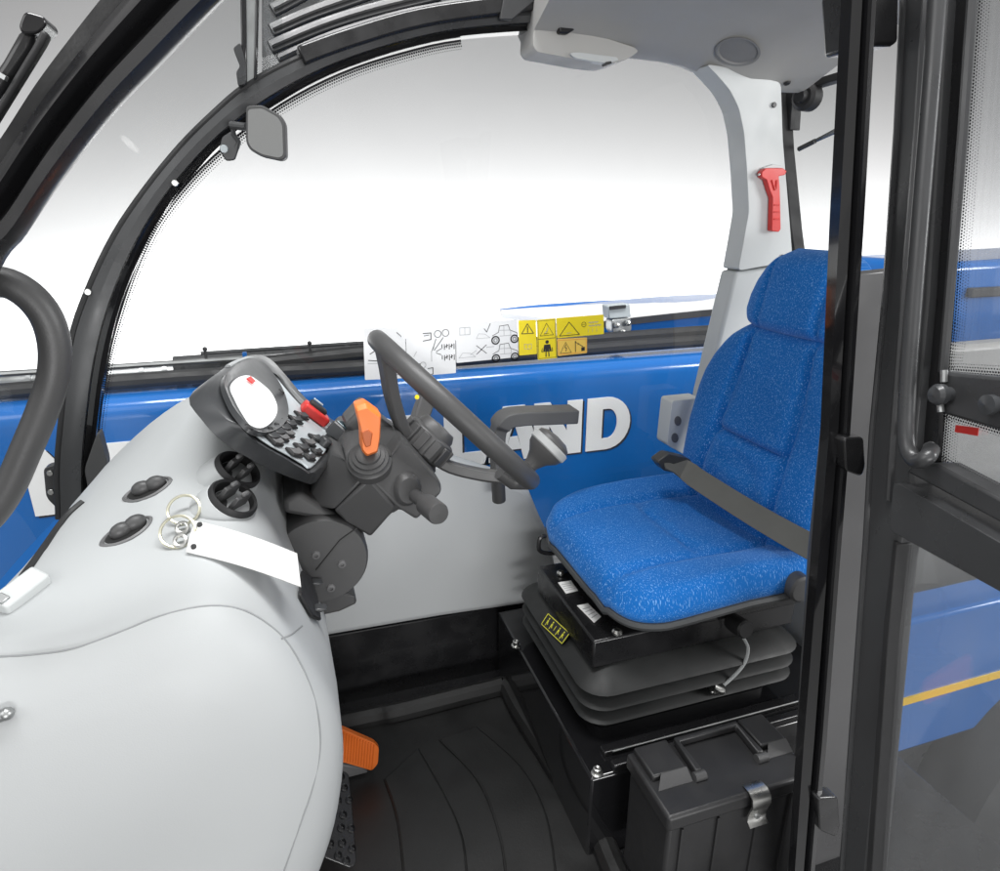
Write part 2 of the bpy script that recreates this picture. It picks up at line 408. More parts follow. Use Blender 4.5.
b = MB().prism(PY([(610, 306.5), (626, 305), (626, 308), (610, 310)], 2.104), (0, .01, 0)); b.build('clip_slot', M_rub, br)
for x, y in ((616, 325), (627, 323), (622, 332)):
    MB().lathe([(0, 0), (.010, .002), (.009, .012), (0, .014)], frame(P(x, y, Y=2.098), (0, -1, 0)), 10).build('bolt', M_steel, br)

# ------------------------------------------------------------------ rear of the machine seen through the open door
rb = thing('vehicle_flank', 'blue rear body flank with a yellow stripe seen through the lower door glass', 'bodywork', (2.0, 1.2, GZ))
YF = .95
o1 = [P(884, 628, Y=YF), P(1000, 596, Y=YF)]
tz = o1[0].z; x0 = 1.18
bz = P(890, 757, Y=YF).z
MB().box((x0, YF, bz), (3.4, YF+.10, tz)).build('flank_panel', M_blue, rb, bevel=.012)
sz = P(890, 705, Y=YF).z
MB().box((x0, YF-.004, sz-.011), (3.4, YF+.02, sz+.011)).build('stripe', M_stripe, rb)
cz = P(970, 343, Y=1.55).z
MB().box((1.35, 1.52, -.35), (4.2, 1.60, cz)).build('grey_cowl', mat('mid grey cowl paint', (.30, .30, .29), .5, var=.15, vscale=2), rb, bevel=.02)
MB().box((x0, YF+.06, GZ+.25), (3.3, YF+.7, bz-.002)).build('chassis_frame', M_frame, rb, bevel=.01)
wh = thing('tractor_wheel', 'large black rear tyre under the blue flank', 'wheel', (2.1, .95, GZ))
MB().lathe([(.25, -.16), (.38, -.19), (.45, -.15), (.48, -.05), (.48, .05), (.45, .15), (.38, .19), (.25, .16)], frame((2.05, 1.0, GZ+.48), (0, -1, 0)), 48).build('tyre', M_tyre, wh)
MB().lathe([(.0, .0), (.10, .02), (.12, .06), (.2, .06), (.25, .10), (.262, .15), (.262, -.1), (0, -.1)], frame((2.05, 1.0, GZ+.48), (0, -1, 0)), 32).build('rim', M_zinc, wh)

# ================================================================== CAB SHELL
cab = thing('operator_cab', 'open operator cab shell with black arched frame, grey headliner and windows', 'cab', (.3, .95, 0))
YW = 1.38
# ---- floor pan, kick panel
MB().box((-.75, .50, -.06), (1.2, 1.40, .0)).build('floor_pan', M_blk, cab, bevel=.006)
b = MB().prism([P(x, y, Y=1.362) for x, y in ((200, 662), (330, 636), (552, 598), (560, 720), (300, 790))], (0, .03, 0)); b.build('kick_plate', M_blk, cab, bevel=.003)
# ---- right inner side panel
sp_ = smooth(PY([(300, 470), (380, 452), (440, 462), (470, 470), (505, 481), (523, 487)], 1.35), 4)+smooth(PY([(531, 493), (540, 515), (552, 545), (562, 600)], 1.35), 4)+PY([(440, 618), (330, 637), (250, 652), (250, 470)], 1.35)
b = MB().prism(sp_, (0, .10, 0)); b.build('side_panel', M_grey, cab, bevel=.016, seg=4)
# ---- side window: glass, frame gasket, decals
win_in = PY([(94, 500), (93, 470), (99, 400), (117, 320), (146, 240), (180, 190), (225, 145), (280, 104), (340, 73), (400, 53), (460, 40), (535, 37)], YW+.012)
g = smooth(win_in, 4)
win_pts = g+PY([(640, 40), (740, 92), (765, 180), (735, 300), (700, 480), (690, 560), (94, 560)], YW+.012)
b = MB().add(win_pts, [tuple(range(len(win_pts)))]); gw = b.build('side_window', M_glass, cab)
cen = P(420, 330, Y=YW+.008)
gi = [p+V((0, -.005, 0)) for p in g[:-4]]
gj = []
for i, p in enumerate(gi):
    t = (gi[min(i+1, len(gi)-1)]-gi[max(i-1, 0)]).normalized(); nrm = V((0, 1, 0)).cross(t).normalized()
    if nrm.dot(cen-p) < 0: nrm = -nrm
    gj.append(p+nrm*.017)
MB().strip(gi, gj).build('glass_dots', M_frit, cab)
# ---- arched front right frame
outer = smooth(PY([(58, 520), (57, 470), (60, 430), (70, 345), (88, 290), (114, 236), (145, 190), (180, 147), (212, 115), (246, 86), (290, 62), (340, 42), (400, 25), (460, 14), (545, 6)], YW-.03), 4)
inner = smooth(PY([(93, 520), (92, 470), (96, 420), (104, 365), (119, 305), (143, 247), (172, 198), (204, 160), (236, 130), (268, 108), (308, 84), (352, 64), (408, 46), (465, 34), (545, 28)], YW-.03), 4)
rings = []
for a, c in zip(outer, inner):
    m = a.lerp(c, .68); dy = V((0, .06, 0)); e = a.lerp(c, .08)
    rings.append([a+V((0, .012, 0)), e, a.lerp(c, .38)+V((0, -.004, 0)), m, m+V((0, .012, 0)), m+dy, a+dy])
MB().loft(rings).build('arch_frame', M_frame, cab, ang=28)
rings = []
for a, c in zip(outer, inner):
    m = a.lerp(c, .70); dy = V((0, .05, 0))
    rings.append([m+V((0, .012, 0)), a.lerp(c, .84)+V((0, .018, 0)), c+V((0, .014, 0)), c.lerp(a, .02)+dy, m+dy])
MB().loft(rings).build('window_gasket', M_gloss, cab, ang=30)
ra = [a+(a-c).normalized()*.001+V((0, .006, 0)) for a, c in zip(outer, inner)]
MB().tube(ra, .0055, 8).build('rubber_bead', M_rub, cab)
for x, y in ((175, 183), (88, 292)):
    MB().lathe([(0, 0), (.006, .001), (.005, .003), (0, .003)], frame(P(x, y, Y=YW-.032), (0, -1, 0)), 12).build('bolt', M_steel, cab)
b = MB().prism(rounded(PY([(43, 468), (62, 462), (62, 508), (56, 508), (46, 498)], YW), .01), (0, .02, 0)); b.build('hinge_tab', M_frame, cab, bevel=.002)
for x, y in ((50, 473), (51, 492)):
    MB().lathe([(0, 0), (.006, .001), (.005, .003), (0, .003)], frame(P(x, y, Y=YW-.002), (0, -1, 0)), 12).build('bolt', M_steel, cab)
b = MB().prism(rounded(PY([(84, 470), (98, 430), (107, 462), (106, 478), (90, 500)], YW-.034), .012), (0, .03, 0)); b.build('corner_cover', M_pla, cab, bevel=.004)
# ---- near front pillar: two nested dark bars following the same arch on the near side
YN = .60
o_ = smooth(PY([(-90, 300), (-50, 220), (-8, 165), (32, 104), (76, 46), (118, -4), (160, -50), (215, -100)], YN), 5)
i_ = smooth(PY([(-52, 395), (-5, 272), (22, 235), (60, 178), (112, 112), (160, 62), (225, -4), (285, -58)], YN), 5)
rings = []
for a, c in zip(o_, i_):
    f = lambda t, dy: a.lerp(c, t)+V((0, dy, 0))
    rings.append([f(0, .03), f(.06, .004), f(.30, -.008), f(.40, .004), f(.48, .014), f(.56, .002), f(.66, -.008), f(.86, -.010), f(.97, .0), f(1, .010), f(.70, .05), f(0, .05)])
MB().loft(rings).build('front_pillar', M_blk, cab, ang=50)
rings = []
for a, c in zip(o_, i_):
    d = (a-c); f = lambda t, dy: a+d*t+V((0, dy, 0))
    rings.append([f(.02, .035), f(.35, .03), f(.38, .04), f(.02, .05)])
MB().loft(rings).build('door_seal', M_rub, cab, ang=40)
# ---- windscreen: one curved pane from the near pillar to the far arch
far = [a+V((-.004, .02, 0)) for a in outer]
n = 40
def along(L, t):
    k = t*(len(L)-1); i = min(int(k), len(L)-2); return L[i].lerp(L[i+1], k-i)
def wsurf(u, v):
    a = along(far, v*.72); q = V((a.x-.004, YN+.03, a.z-.05))
    p = a.lerp(q, u); return p+V((-.03*math.sin(PI*u)*(1-.4*v), 0, .01*math.sin(PI*u)))
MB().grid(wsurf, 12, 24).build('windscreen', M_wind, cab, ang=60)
# ---- divider post between windscreen and roof glass, roof guard
b = MB().prism(PY([(240, -10), (246, -10), (247, 84), (242, 86)], 1.34), (0, .03, 0)).prism(PY([(256, -10), (259, -10), (257, 78), (254, 80)], 1.34), (0, .03, 0)); b.build('divider_post', M_gloss, cab, bevel=.002)
b = MB().prism(PY([(246.5, -10), (255.5, -10), (253.8, 80), (247.3, 83)], 1.352), (0, .012, 0)); b.build('post_web', M_zinc, cab)
b = MB().prism(rounded(PY([(233, 48), (240, 42), (246, 62), (246, 84), (238, 86), (236, 72), (240, 66)], 1.335), .004), (0, .02, 0)); b.build('post_bracket', M_frame, cab, bevel=.002)
guard = [[(272, 11), (300, -4), (330, -22)], [(271, 31), (310, 14), (350, 0), (390, -14)], [(270, 48), (320, 27), (370, 11), (440, -6)], [(278, 60), (330, 37), (400, 16), (470, 3)]]
YG = 1.62
def roofp(x, y):                     # the sloping roof glass plane behind the arch
    return PL(x, y, P(300, 40, Y=YG), (-.25, -.9, .5))
for k, L in enumerate(guard):
    pts = smooth([roofp(x, y) for x, y in L], 5)
    MB().tube(pts, 0, sect=(.030 if k < 3 else .016, .012), up=(-.25, -.9, .5)).build('guard_bar', M_frame, cab, bevel=.003)
    MB().tube([p+V((.003, -.012, .004)) for p in pts], 0, sect=(.008, .006), up=(-.25, -.9, .5)).build('guard_edge', M_pla2, cab)
rp = [roofp(x, y) for x, y in ((262, -30), (560, -30), (560, 30), (420, 40), (300, 75), (262, 90))]
MB().prism(rp, V((.05, .18, .1))*.05).build('roof_pane', glass('smoked roof glass', (.50, .505, .51), .008), cab)
b = MB().tube(smooth(PY([(300, 54), (350, 36), (420, 17), (480, 7), (540, -2)], 1.40), 5), 0, sect=(.012, .03), up=(0, 1, 0)); b.build('roof_channel', M_zinc, cab)
b = MB().tube(smooth(PY([(300, 58), (350, 40), (420, 20), (500, 8), (545, 2)], 1.36), 5), 0, sect=(.03, .05), up=(0, 1, 0)); b.build('roof_rail', M_blk, cab, bevel=.004)
b = MB().prism(PY([(559, 33), (568, 34), (622, -2), (640, -30), (536, -30), (538, 8), (558, 20)], 1.318), (0, .03, 0)); b.build('roof_beam', M_blk, cab, bevel=.004)
b = MB().prism(PY([(505, -10), (530, -16), (545, -8), (512, 20), (500, 19)], 1.33), (0, .012, 0)); b.build('roof_strut', M_frame, cab, bevel=.002)
b = MB().prism(PY([(470, -20), (560, -20), (548, 26), (536, 32), (470, 14)], 1.385), (0, .02, 0)); b.build('roof_backing', M_blk, cab)
# ---- headliner
def zedge(x):
    K = [(.50, 1.462), (.60, 1.462), (.72, 1.452), (.82, 1.449), (.88, 1.440), (.93, 1.425), (.97, 1.412), (1.0, 1.406), (1.06, 1.406), (1.5, 1.41)]
    for (a, za), (c, zc) in zip(K, K[1:]):
        if a <= x <= c: return za+(zc-za)*(x-a)/(c-a)
    return K[-1][1] if x > 1 else K[0][1]
xs = [.50, .54, .58, .62, .66, .70, .74, .78, .82, .86, .90, .93, .96, .98, 1.0, 1.03, 1.07, 1.12, 1.17]
rings = []
for x in xs:
    z = zedge(x)
    rings.append([V((x, yy, zz)) for yy, zz in ((1.43, z+.03), (1.40, z+.004), (1.375, z), (1.35, z+.006), (1.31, z+.022), (1.24, max(z+.05, 1.455)), (1.15, max(z+.066, 1.487)), (1.0, 1.507), (.80, 1.515), (.60, 1.50), (.60, 1.60), (1.43, 1.60))])
hb = MB().loft(rings); hl = hb.build('headliner', M_head, cab, ang=70); HB = hb.bvh()
def on(bv, x, y, off=0.0):
    h = bv.ray_cast(EYE, ray(x, y).normalized())
    if h[0] is None:
        r = ray(x, y).normalized(); h = min((bv.find_nearest(EYE+r*t) for t in [.6+.02*k for k in range(50)]), key=lambda q: q[3])
    n = h[1] if h[1].dot(EYE-h[0]) > 0 else -h[1]
    return h[0]+n*off, n
# lip module with the courtesy lamp
lip = PY([(535, 18), (541, 13), (556, 14), (560, 30), (600, 36), (634, 47), (639, 51), (630, 58), (612, 64), (590, 62), (537, 52), (533, 46)], 1.33)
MB().prism(rounded(lip, .012, 3), (0, .075, 0)).build('roof_console', M_head, cab, bevel=.010, seg=3)
b = MB().prism(rounded(PY([(569, 53), (578, 52), (617, 57), (619, 60), (607, 63.5), (575, 58)], 1.322), .01, 3), (0, .02, 0)); b.build('courtesy_lamp', M_trim, cab, bevel=.002)
b = MB().prism(PY([(606, 62), (611, 61), (612, 63.5), (607, 65)], 1.318), (0, .02, 0)); b.build('lamp_switch', M_rub, cab)
c, nn = on(HB, 738, 50, .002)
F = frame(c, nn, (1, .05, -.1))
b = MB().lathe([(.036, 0), (.038, .003), (.034, .003), (.030, -.002), (0, -.004)], F, 32, sx=1.25, sy=1.0)
b.build('speaker_grille', mat('grey speaker mesh', (.24, .24, .24), .6, bump=.5, bscale=900), cab)
c, nn = on(HB, 787, 82, .001); MB().lathe([(0, 0), (.008, .001), (.006, .004), (0, .004)], frame(c, nn), 12).build('screw_cap', M_rub, cab)
# ---- rear right pillar trims
up_ = PY([(706, 64), (722, 66), (752, 76), (781, 82), (783, 140), (788, 200), (793, 262), (770, 265), (738, 271), (743, 245), (749, 212), (747, 170), (744, 132), (739, 108), (730, 90), (718, 76)], 1.33)
MB().prism(rounded(up_, .012, 3), (0, .06, 0)).build('upper_pillar_trim', M_trim, cab, bevel=.008, seg=3)
lo_ = PY([(736, 272), (765, 268), (792, 264), (830, 420), (700, 430), (706, 395), (718, 345)], 1.34)
MB().prism(lo_, (0, .06, 0)).build('lower_pillar_trim', M_trim, cab, bevel=.008, seg=3)
b = MB().tube(PY([(747, 205), (740, 250), (722, 320), (706, 385), (697, 440), (690, 500)], 1.40), 0, sect=(.022, .03), up=(0, 1, 0)); b.build('rear_window_seal', M_rub, cab)
for x, y in ((774, 105), (782, 257)):
    MB().lathe([(0, 0), (.006, .001), (.005, .003), (0, .003)], frame(P(x, y, Y=1.328), (0, -1, 0)), 12).build('screw', M_pla, cab)
# ---- rear window and its frame
XR = 1.20
b = MB().prism([P(x, y, X=XR) for x, y in ((779, 89), (791, 86), (850, 68), (850, 76), (800, 91), (792, 96), (790, 130), (782, 130))], (.03, 0, 0)); b.build('rear_frame', M_rub, cab, bevel=.002)
b = MB().tube([P(x, y, X=XR) for x, y in ((784, 95), (787, 150), (795, 230), (803, 290))], 0, sect=(.014, .03), up=(1, 0, 0)); b.build('rear_gasket', M_rub, cab)
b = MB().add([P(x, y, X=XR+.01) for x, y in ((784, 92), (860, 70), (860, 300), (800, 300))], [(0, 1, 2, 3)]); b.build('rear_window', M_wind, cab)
c = P(806, 97, X=XR-.005)
b = MB().lathe([(0, -.02), (.030, -.02), (.030, .01), (.022, .016), (.015, .016), (.013, .03), (0, .03)], frame(c, (-1, -.3, 0)), 20); b.build('wiper_motor', M_rub, cab)
MB().box((1.08, .90, 0), (1.12, 1.36, .62)).build('rear_wall', M_grey, cab, bevel=.01)
# ---- door jamb (near rear pillar)
YJ = .56
L_ = [(853, -30), (851, 0), (838, 230), (828, 435), (816, 580), (803, 740), (794, 871), (791, 910)]
R_ = [(874, -30), (871, 0), (859, 230), (846, 435), (835, 580), (824, 740), (812, 871), (808, 910)]
rings = []
for (a, y0), (c, y1) in zip(L_, R_):
    A, B_ = P(a, y0, Y=YJ), P(c, y1, Y=YJ); f = lambda t, dy: A.lerp(B_, t)+V((0, dy, 0))
    rings.append([f(0, .012), f(.05, .0), f(.48, -.002), f(.52, .006), f(.62, .004), f(.70, -.008), f(.92, -.008), f(1, 0), P(c+3, y1, Y=YJ+.04), P(a+9, y0, Y=YJ+.04)])
MB().loft(rings).build('door_jamb', M_gloss, cab, ang=25)
L2 = [(873, 0), (860, 230), (848, 435), (838, 580), (826, 740), (815, 871)]
# rear corner panel behind the jamb
b = MB().prism([P(x, y, Y=.66) for x, y in ((842, 274), (897, 268), (875, 560), (850, 900), (790, 900), (812, 560))], (0, .012, 0)); b.build('rear_corner_panel', mat('grey rear panel paint', (.075, .075, .077), .35, var=.25, vscale=3), cab, bevel=.004)
b = MB().prism([P(x, y, Y=.60) for x, y in ((866, -20), (900, -20), (899, 42), (893, 46), (868, 46))], (0, .06, 0)); b.build('door_header', M_blk, cab, bevel=.004)
for yy in (455, 815):
    x_ = 848 if yy < 600 else 822
    b = MB().prism(rounded(PY([(x_-4, yy-17), (x_+16, yy-18), (x_+18, yy+12), (x_+14, yy+22), (x_-2, yy+16)], .545), .006), (0, .02, 0)); b.build('door_hinge', M_blk, cab, bevel=.004)
# ================================================================== DASHBOARD
dash = thing('dashboard', 'pale grey moulded dashboard console with round air vents and dark instrument pod', 'dashboard', (-.2, .95, 0))
# cross profiles (x, z) from windscreen base over the deck to the driver's edge and down
PR = {
 .70: [(-.60,.54),(-.52,.65),(-.42,.715),(-.33,.735),(-.24,.738),(-.18,.745),(-.13,.750),(-.10,.744),(-.068,.722),(-.04,.69),(-.018,.645),(.002,.59),(.013,.53),(.010,.46),(-.006,.38),(-.034,.30),(-.07,.22),(-.11,.14)],
 .80: [(-.58,.44),(-.49,.56),(-.405,.675),(-.335,.742),(-.26,.765),(-.18,.778),(-.135,.787),(-.105,.787),(-.078,.776),(-.056,.748),(-.036,.70),(-.014,.635),(.012,.54),(.012,.46),(-.006,.38),(-.034,.30),(-.07,.22),(-.11,.14)],
 .92: [(-.57,.40),(-.48,.52),(-.395,.645),(-.33,.742),(-.26,.782),(-.19,.812),(-.145,.828),(-.11,.832),(-.08,.822),(-.058,.79),(-.040,.72),(-.018,.63),(.008,.54),(.010,.46),(-.006,.38),(-.034,.30),(-.07,.22),(-.11,.14)],
 1.04: [(-.56,.40),(-.475,.51),(-.40,.625),(-.335,.735),(-.26,.795),(-.19,.84),(-.145,.866),(-.108,.868),(-.075,.838),(-.052,.78),(-.034,.71),(-.015,.63),(.006,.54),(.008,.46),(-.006,.38),(-.034,.30),(-.07,.22),(-.11,.14)],
 1.16: [(-.55,.40),(-.475,.50),(-.405,.615),(-.34,.72),(-.26,.797),(-.19,.846),(-.145,.862),(-.10,.85),(-.06,.80),(-.025,.74),(.0,.68),(.01,.61),(.012,.54),(.012,.46),(-.006,.38),(-.034,.30),(-.07,.22),(-.11,.14)],
 1.30: [(-.54,.40),(-.475,.49),(-.41,.59),(-.34,.685),(-.26,.765),(-.19,.81),(-.145,.83),(-.10,.82),(-.05,.77),(0,.72),(.02,.66),(.03,.60),(.03,.54),(.02,.46),(-.006,.38),(-.034,.30),(-.07,.22),(-.11,.14)],
}
ys = sorted(PR)
def prof_at(y):
    if y <= ys[0]: return [V((x, y, z)) for x, z in PR[ys[0]]]
    for a, c in zip(ys, ys[1:]):
        if a <= y <= c:
            t = (y-a)/(c-a); return [V((p[0]*(1-t)+q[0]*t, y, p[1]*(1-t)+q[1]*t)) for p, q in zip(PR[a], PR[c])]
    return [V((x, y, z)) for x, z in PR[ys[-1]]]
def inset(R, d):
    n = len(R); out = []
    for i in range(n):
        t = (R[(i+1) % n]-R[i-1]) if 0 < i < n-1 else (R[1]-R[0] if i == 0 else R[-1]-R[-2])
        nn = V((t.z, 0, -t.x)).normalized()      # inwards / downwards
        out.append(R[i]+nn*d)
    return out
YC = .625
rings = []
R0 = prof_at(.70)
for d, y in ((.072, YC+.003), (.046, YC+.010), (.026, YC+.022), (.011, YC+.040), (.003, YC+.060)):
    r = inset(R0, d)
    for _ in range(int(d*120)):
        r = [r[0]]+[(r[i-1]+r[i]*2+r[i+1])/4 for i in range(1, len(r)-1)]+[r[-1]]
    for q in r: q.y = y
    rings.append(r)
for y in (.70, .75, .80, .86, .92, .98, 1.04, 1.10, 1.16, 1.23, 1.30, 1.35): rings.append(prof_at(y))
rings2 = []
for r in rings:
    s_ = smooth(r, 3); rings2.append(s_+[V((s_[-1].x, s_[-1].y, .02)), V((s_[0].x, s_[0].y, .02))])
cc_ = V((-.27, 0, .42)); caps = []
for k in (.001, .06, .13, .2, .28, .36, .44, .52, .6, .68, .76, .84, .92):
    dy = -.016*(1-k**3)
    caps.append([V((cc_.x+(p.x-cc_.x)*k, p.y+dy+.005*(1-k*k)*math.exp(-((cc_.z+(p.z-cc_.z)*k-.47-.25*(cc_.x+(p.x-cc_.x)*k))/.09)**2), cc_.z+(p.z-cc_.z)*k)) for p in rings2[0]])
rings2 = caps+rings2
db = MB().loft(rings2)
db.build('console_body', M_grey, dash, ang=60); DB = db.bvh()
# the seam of the removable near side panel
seam = [(-20, 657), (30, 655), (75, 648), (120, 632), (160, 616), (205, 606), (240, 609), (268, 624), (290, 646), (308, 680), (318, 715), (320, 750), (312, 790), (300, 825), (284, 871), (276, 895)]
sp3 = smooth([on(DB, x, y, .0)[0] for x, y in seam], 5)
MB().tube(sp3, .0012, 6).build('panel_seam', M_seam, dash)
MB().tube(smooth([on(DB, x, y, 0)[0] for x, y in ((281, 639), (292, 634), (302, 626))], 4), .0012, 6).build('corner_seam', M_seam, dash)

# ---- instrument pod on the plane x + z = const
ND = V((1, 0, 1)).normalized(); OD = V((0, 1.05, .825))
def PD(x, y, off=0): return PL(x, y, OD+ND*off, ND)
face = smooth([PD(x, y) for x, y in ((194, 397), (212, 380), (232, 364), (250, 360), (266, 365), (280, 382), (296, 402), (320, 420), (352, 440), (384, 462), (388, 478), (362, 492), (330, 488), (300, 478), (268, 460), (236, 438), (208, 418))], 3, closed=True)
cf = sum(face, V())/len(face)
outl = smooth([PD(x, y, -.030) for x, y in ((189, 398), (208, 380), (232, 365), (250, 360), (266, 364), (282, 381), (300, 402), (322, 420), (337, 431), (341, 440), (331, 459), (316, 482), (300, 481), (264, 466), (224, 443), (201, 419))], 3, closed=True)
face = smooth([PD(x, y) for x, y in ((222, 380), (228, 373), (238, 364), (252, 360), (266, 364), (282, 381), (299, 402), (322, 421), (334, 432), (336, 440), (327, 455), (312, 473), (302, 469), (284, 458), (258, 443), (238, 424), (226, 400))], 3, closed=True)
co_ = sum(outl, V())/len(outl); cf = sum(face, V())/len(face)
rings = [[co_+(p-co_)*.62-ND*.03 for p in outl], [co_+(p-co_)*.93-ND*.004 for p in outl], [p for p in outl], [p.lerp(q, .30)+ND*.014 for p, q in zip(outl, face)], [p.lerp(q, .85)+ND*.005 for p, q in zip(outl, face)], face, [cf+(p-cf)*.97-ND*.001 for p in face]]
pod = MB().loft(rings).build('instrument_pod', M_bez, dash, ang=60)
# light grey facia inset in the bezel
fac = smooth([PD(x, y, .001) for x, y in ((226, 384), (238, 367), (253, 363), (265, 367), (280, 384), (297, 404), (320, 423), (332, 433), (333, 440), (324, 453), (310, 469), (302, 465), (287, 456), (261, 441), (238, 418))], 3, closed=True)
MB().tube(smooth([PD(x, y, -.006) for x, y in ((228, 368), (236, 363.5), (243, 361), (250, 359.5), (266, 363.5), (282, 380.5), (300, 401.5), (322, 419.5), (334, 429))], 5), .0055, 10).build('pod_shell', M_grey, pod)
facia = MB().prism(fac, ND*.003).build('facia', M_plate, pod, bevel=.0015)
rim_o = smooth([PD(x, y, .008) for x, y in ((222, 382), (230, 370), (246, 362), (260, 363), (270, 372), (282, 392), (287, 412), (282, 426), (268, 434), (252, 432), (238, 418), (228, 402))], 4, closed=True)
scr = smooth([PD(x, y, .004) for x, y in ((229, 388), (237, 379), (248, 377), (258, 383), (270, 394), (276, 408), (273, 420), (262, 429), (250, 427), (241, 415), (234, 402))], 4, closed=True)
MB().prism(scr, ND*.003).build('display', M_screen, pod)
# hood of the display: sloping walls from rim to screen
n = len(rim_o)
k0 = len(scr)
def resample(L, m):
    return [along(L+[L[0]], i/m) for i in range(m)]
ro = resample(rim_o, 48); si = resample(scr, 48)
MB().loft([[p-ND*.004 for p in ro], [p+ND*.004 for p in ro], [p.lerp(q, .12)+ND*.003 for p, q in zip(ro, si)], [p.lerp(q, .8) for p, q in zip(ro, si)], [q+ND*.002 for q in si]], cap=False).build('display_hood', M_bez, pod, ang=50)
b = MB().prism([PD(x, y, .010) for x, y in ((246, 379), (250, 377), (255, 382), (252, 384))], ND*.002); b.build('warning_lamp', M_red, pod)
for x, y in ((281, 392), (248, 428)):
    MB().lathe([(0, 0), (.006, .001), (.005, .003), (0, .003)], frame(PD(x, y, .011), ND), 12).build('screw', M_rub, pod)
# rocker switches, two rows
def switch(x, y, mt, w=.030, h=.016, ht=.006):
    F = frame(PD(x, y, .006), ND, PD(x+12, y+12, .006)-PD(x, y, .006))
    base = MB(F).cbox((0, 0, .001), (w*.62, w*1.15, .004)); o = base.build('switch', M_rub, pod, bevel=.001)
    k = MB(F).prism([(-w*.2, -w*.42, .003), (w*.2, -w*.42, .003), (w*.2, -w*.42, ht*.6), (w*.15, 0, ht*.45), (w*.2, w*.42, ht*1.3), (-w*.2, w*.42, ht*1.3), (-w*.15, 0, ht*.45), (-w*.2, -w*.42, ht*.6)][:0] or [(-w*.2, -w*.45, .003), (-w*.2, w*.45, .003), (-w*.2, w*.45, ht*1.2), (-w*.2, 0, ht*.5), (-w*.2, -w*.45, ht*.7)], (w*.4, 0, 0))
    k.build('rocker', mt, o, bevel=.001)
for i in range(6): switch(271+i*6.0, 437-i*4.2, M_bez, .027)
for i in range(3): switch(276+i*6.0, 443-i*4.2, M_pla2, .020)
for i in range(4): switch(294+i*7.0, 453-i*4.8, M_pla2 if i % 2 == 0 else M_bez, .026)
for i in range(2): switch(309+i*7, 458-i*5.5, M_bez, .020)
F = frame(PD(312, 417, .006), ND, PD(324, 426, .006)-PD(312, 417, .006))
rs = MB(F).cbox((0, 0, .008), (.052, .030, .018)).build('hazard_switch', M_red, pod, bevel=.004)
MB(F).cbox((-.002, .004, .018), (.034, .018, .012)).build('switch_cap', M_rub, rs, bevel=.003)
MB(F).cbox((-.006, .012, .026), (.02, .004, .003)).build('switch_mark', M_plate, rs, bevel=.001)
F = frame(PD(342, 438, .022), ND, PD(360, 452, 0)-PD(347, 440, 0))
rd = MB(F).cbox((0, 0, .006), (.05, .05, .026)).build('small_display', M_bez, pod, bevel=.004)
MB(F).cbox((0, 0, .0195), (.042, .040, .002)).build('display_glass', mat('dark lcd glass', (.10, .16, .19), .06, var=.6, vscale=60, coat=.6), rd, bevel=.001)
for i in range(2):
    MB().lathe([(.010, 0), (.010, .012), (.008, .014), (0, .014)], frame(PD(322+i*6, 445-i*4, .004), ND), 14).build('dial_knob', M_bez, pod)
# ---- air vents on the deck
def leaf_vent(x, y, ax, ay, label):
    c, nn = on(DB, x, y, .002); t = on(DB, x+ax, y+ay)[0]-c
    F = frame(c, nn, t); L = t.length; W = .0185
    def alm(s, z): return [V((L*s*math.cos(a), W*s*math.copysign(abs(math.sin(a))**1.25, math.sin(a)), z)) for a in [2*PI*k/32 for k in range(32)]]
    o = MB(F).loft([alm(1.12, -.006), alm(1.12, .0), alm(1.0, .0015), alm(.9, -.001), alm(.86, -.004)]).build('air_vent', M_pla2, dash, label=label)
    MB(F).loft([alm(.88, -.002), alm(.88, .0005)]).build('vent_mouth', M_ink, o)
    for s in (-.30, .30):
        MB(F).ball((L*s+.004, 0, .004), (.0135, .0095, .010), 14, 8).build('vane', M_pla, o)
leaf_vent(148, 490, 22, -9, 'upper leaf-shaped vent near the windscreen')
leaf_vent(127, 532, 23, -13, 'lower leaf-shaped vent near the windscreen')
def round_vent(x, y, label):
    c, nn = on(DB, x, y, .005)
    nn = (nn*.30+V((.66, -.22, .72)).normalized()*.70).normalized()
    F = frame(c, nn, on(DB, x+12, y+10)[0]-c); R = .0305
    o = MB(F).lathe([(R*.9, -.02), (R*1.05, -.006), (R*1.05, .003), (R*.97, .007), (R*.86, .005), (R*.80, -.006), (R*.78, -.012), (0, -.013)], n=36).build('air_vent', M_rub, dash, label=label)
    MB(F).lathe([(R*1.35, -.030), (R*1.22, -.012), (R*1.08, -.002), (R*1.0, -.001), (R*.9, -.02)], n=36).build('vent_collar', M_grey, o)
    MB(F).lathe([(R*.72, -.011), (R*.70, -.008), (0, -.006)], n=28).build('vent_plate', M_pla, o)
    for s in (-.32, .30):
        MB(F).prism([(R*s-.0035, -R*.55, -.008), (R*s+.0035, -R*.55, -.008), (R*s+.0035, R*.55, -.008), (R*s-.0035, R*.55, -.008)], (0, 0, .024), .85).build('fin', M_pla, o, bevel=.0015)
        MB(F).cbox((R*s, 0, .019), (.006, .013, .007)).build('fin_tab', M_pla2, o, bevel=.003)
round_vent(236, 473, 'round black vent beside the instrument pod')
round_vent(232, 502, 'round black vent in front of the key tag')
# rocker plate on the driver-side corner
c, nn = on(DB, 304, 596, .002)
b = MB().prism([on(DB, x, y, .002)[0] for x, y in ((299, 572), (307, 578), (314, 600), (317, 622), (309, 618), (296, 596))], nn*.005); rk = b.build('control_plate', M_rub, dash, bevel=.002)
for x, y in ((308, 585), (311, 611)):
    c2, n2 = on(DB, x, y, .006); MB().prism([c2+V(q) for q in ((-.006, -.006, 0), (.008, -.006, -.004), (.008, .010, -.004), (-.006, .010, 0))], n2*.010).build('toggle', M_bez, rk, bevel=.002)
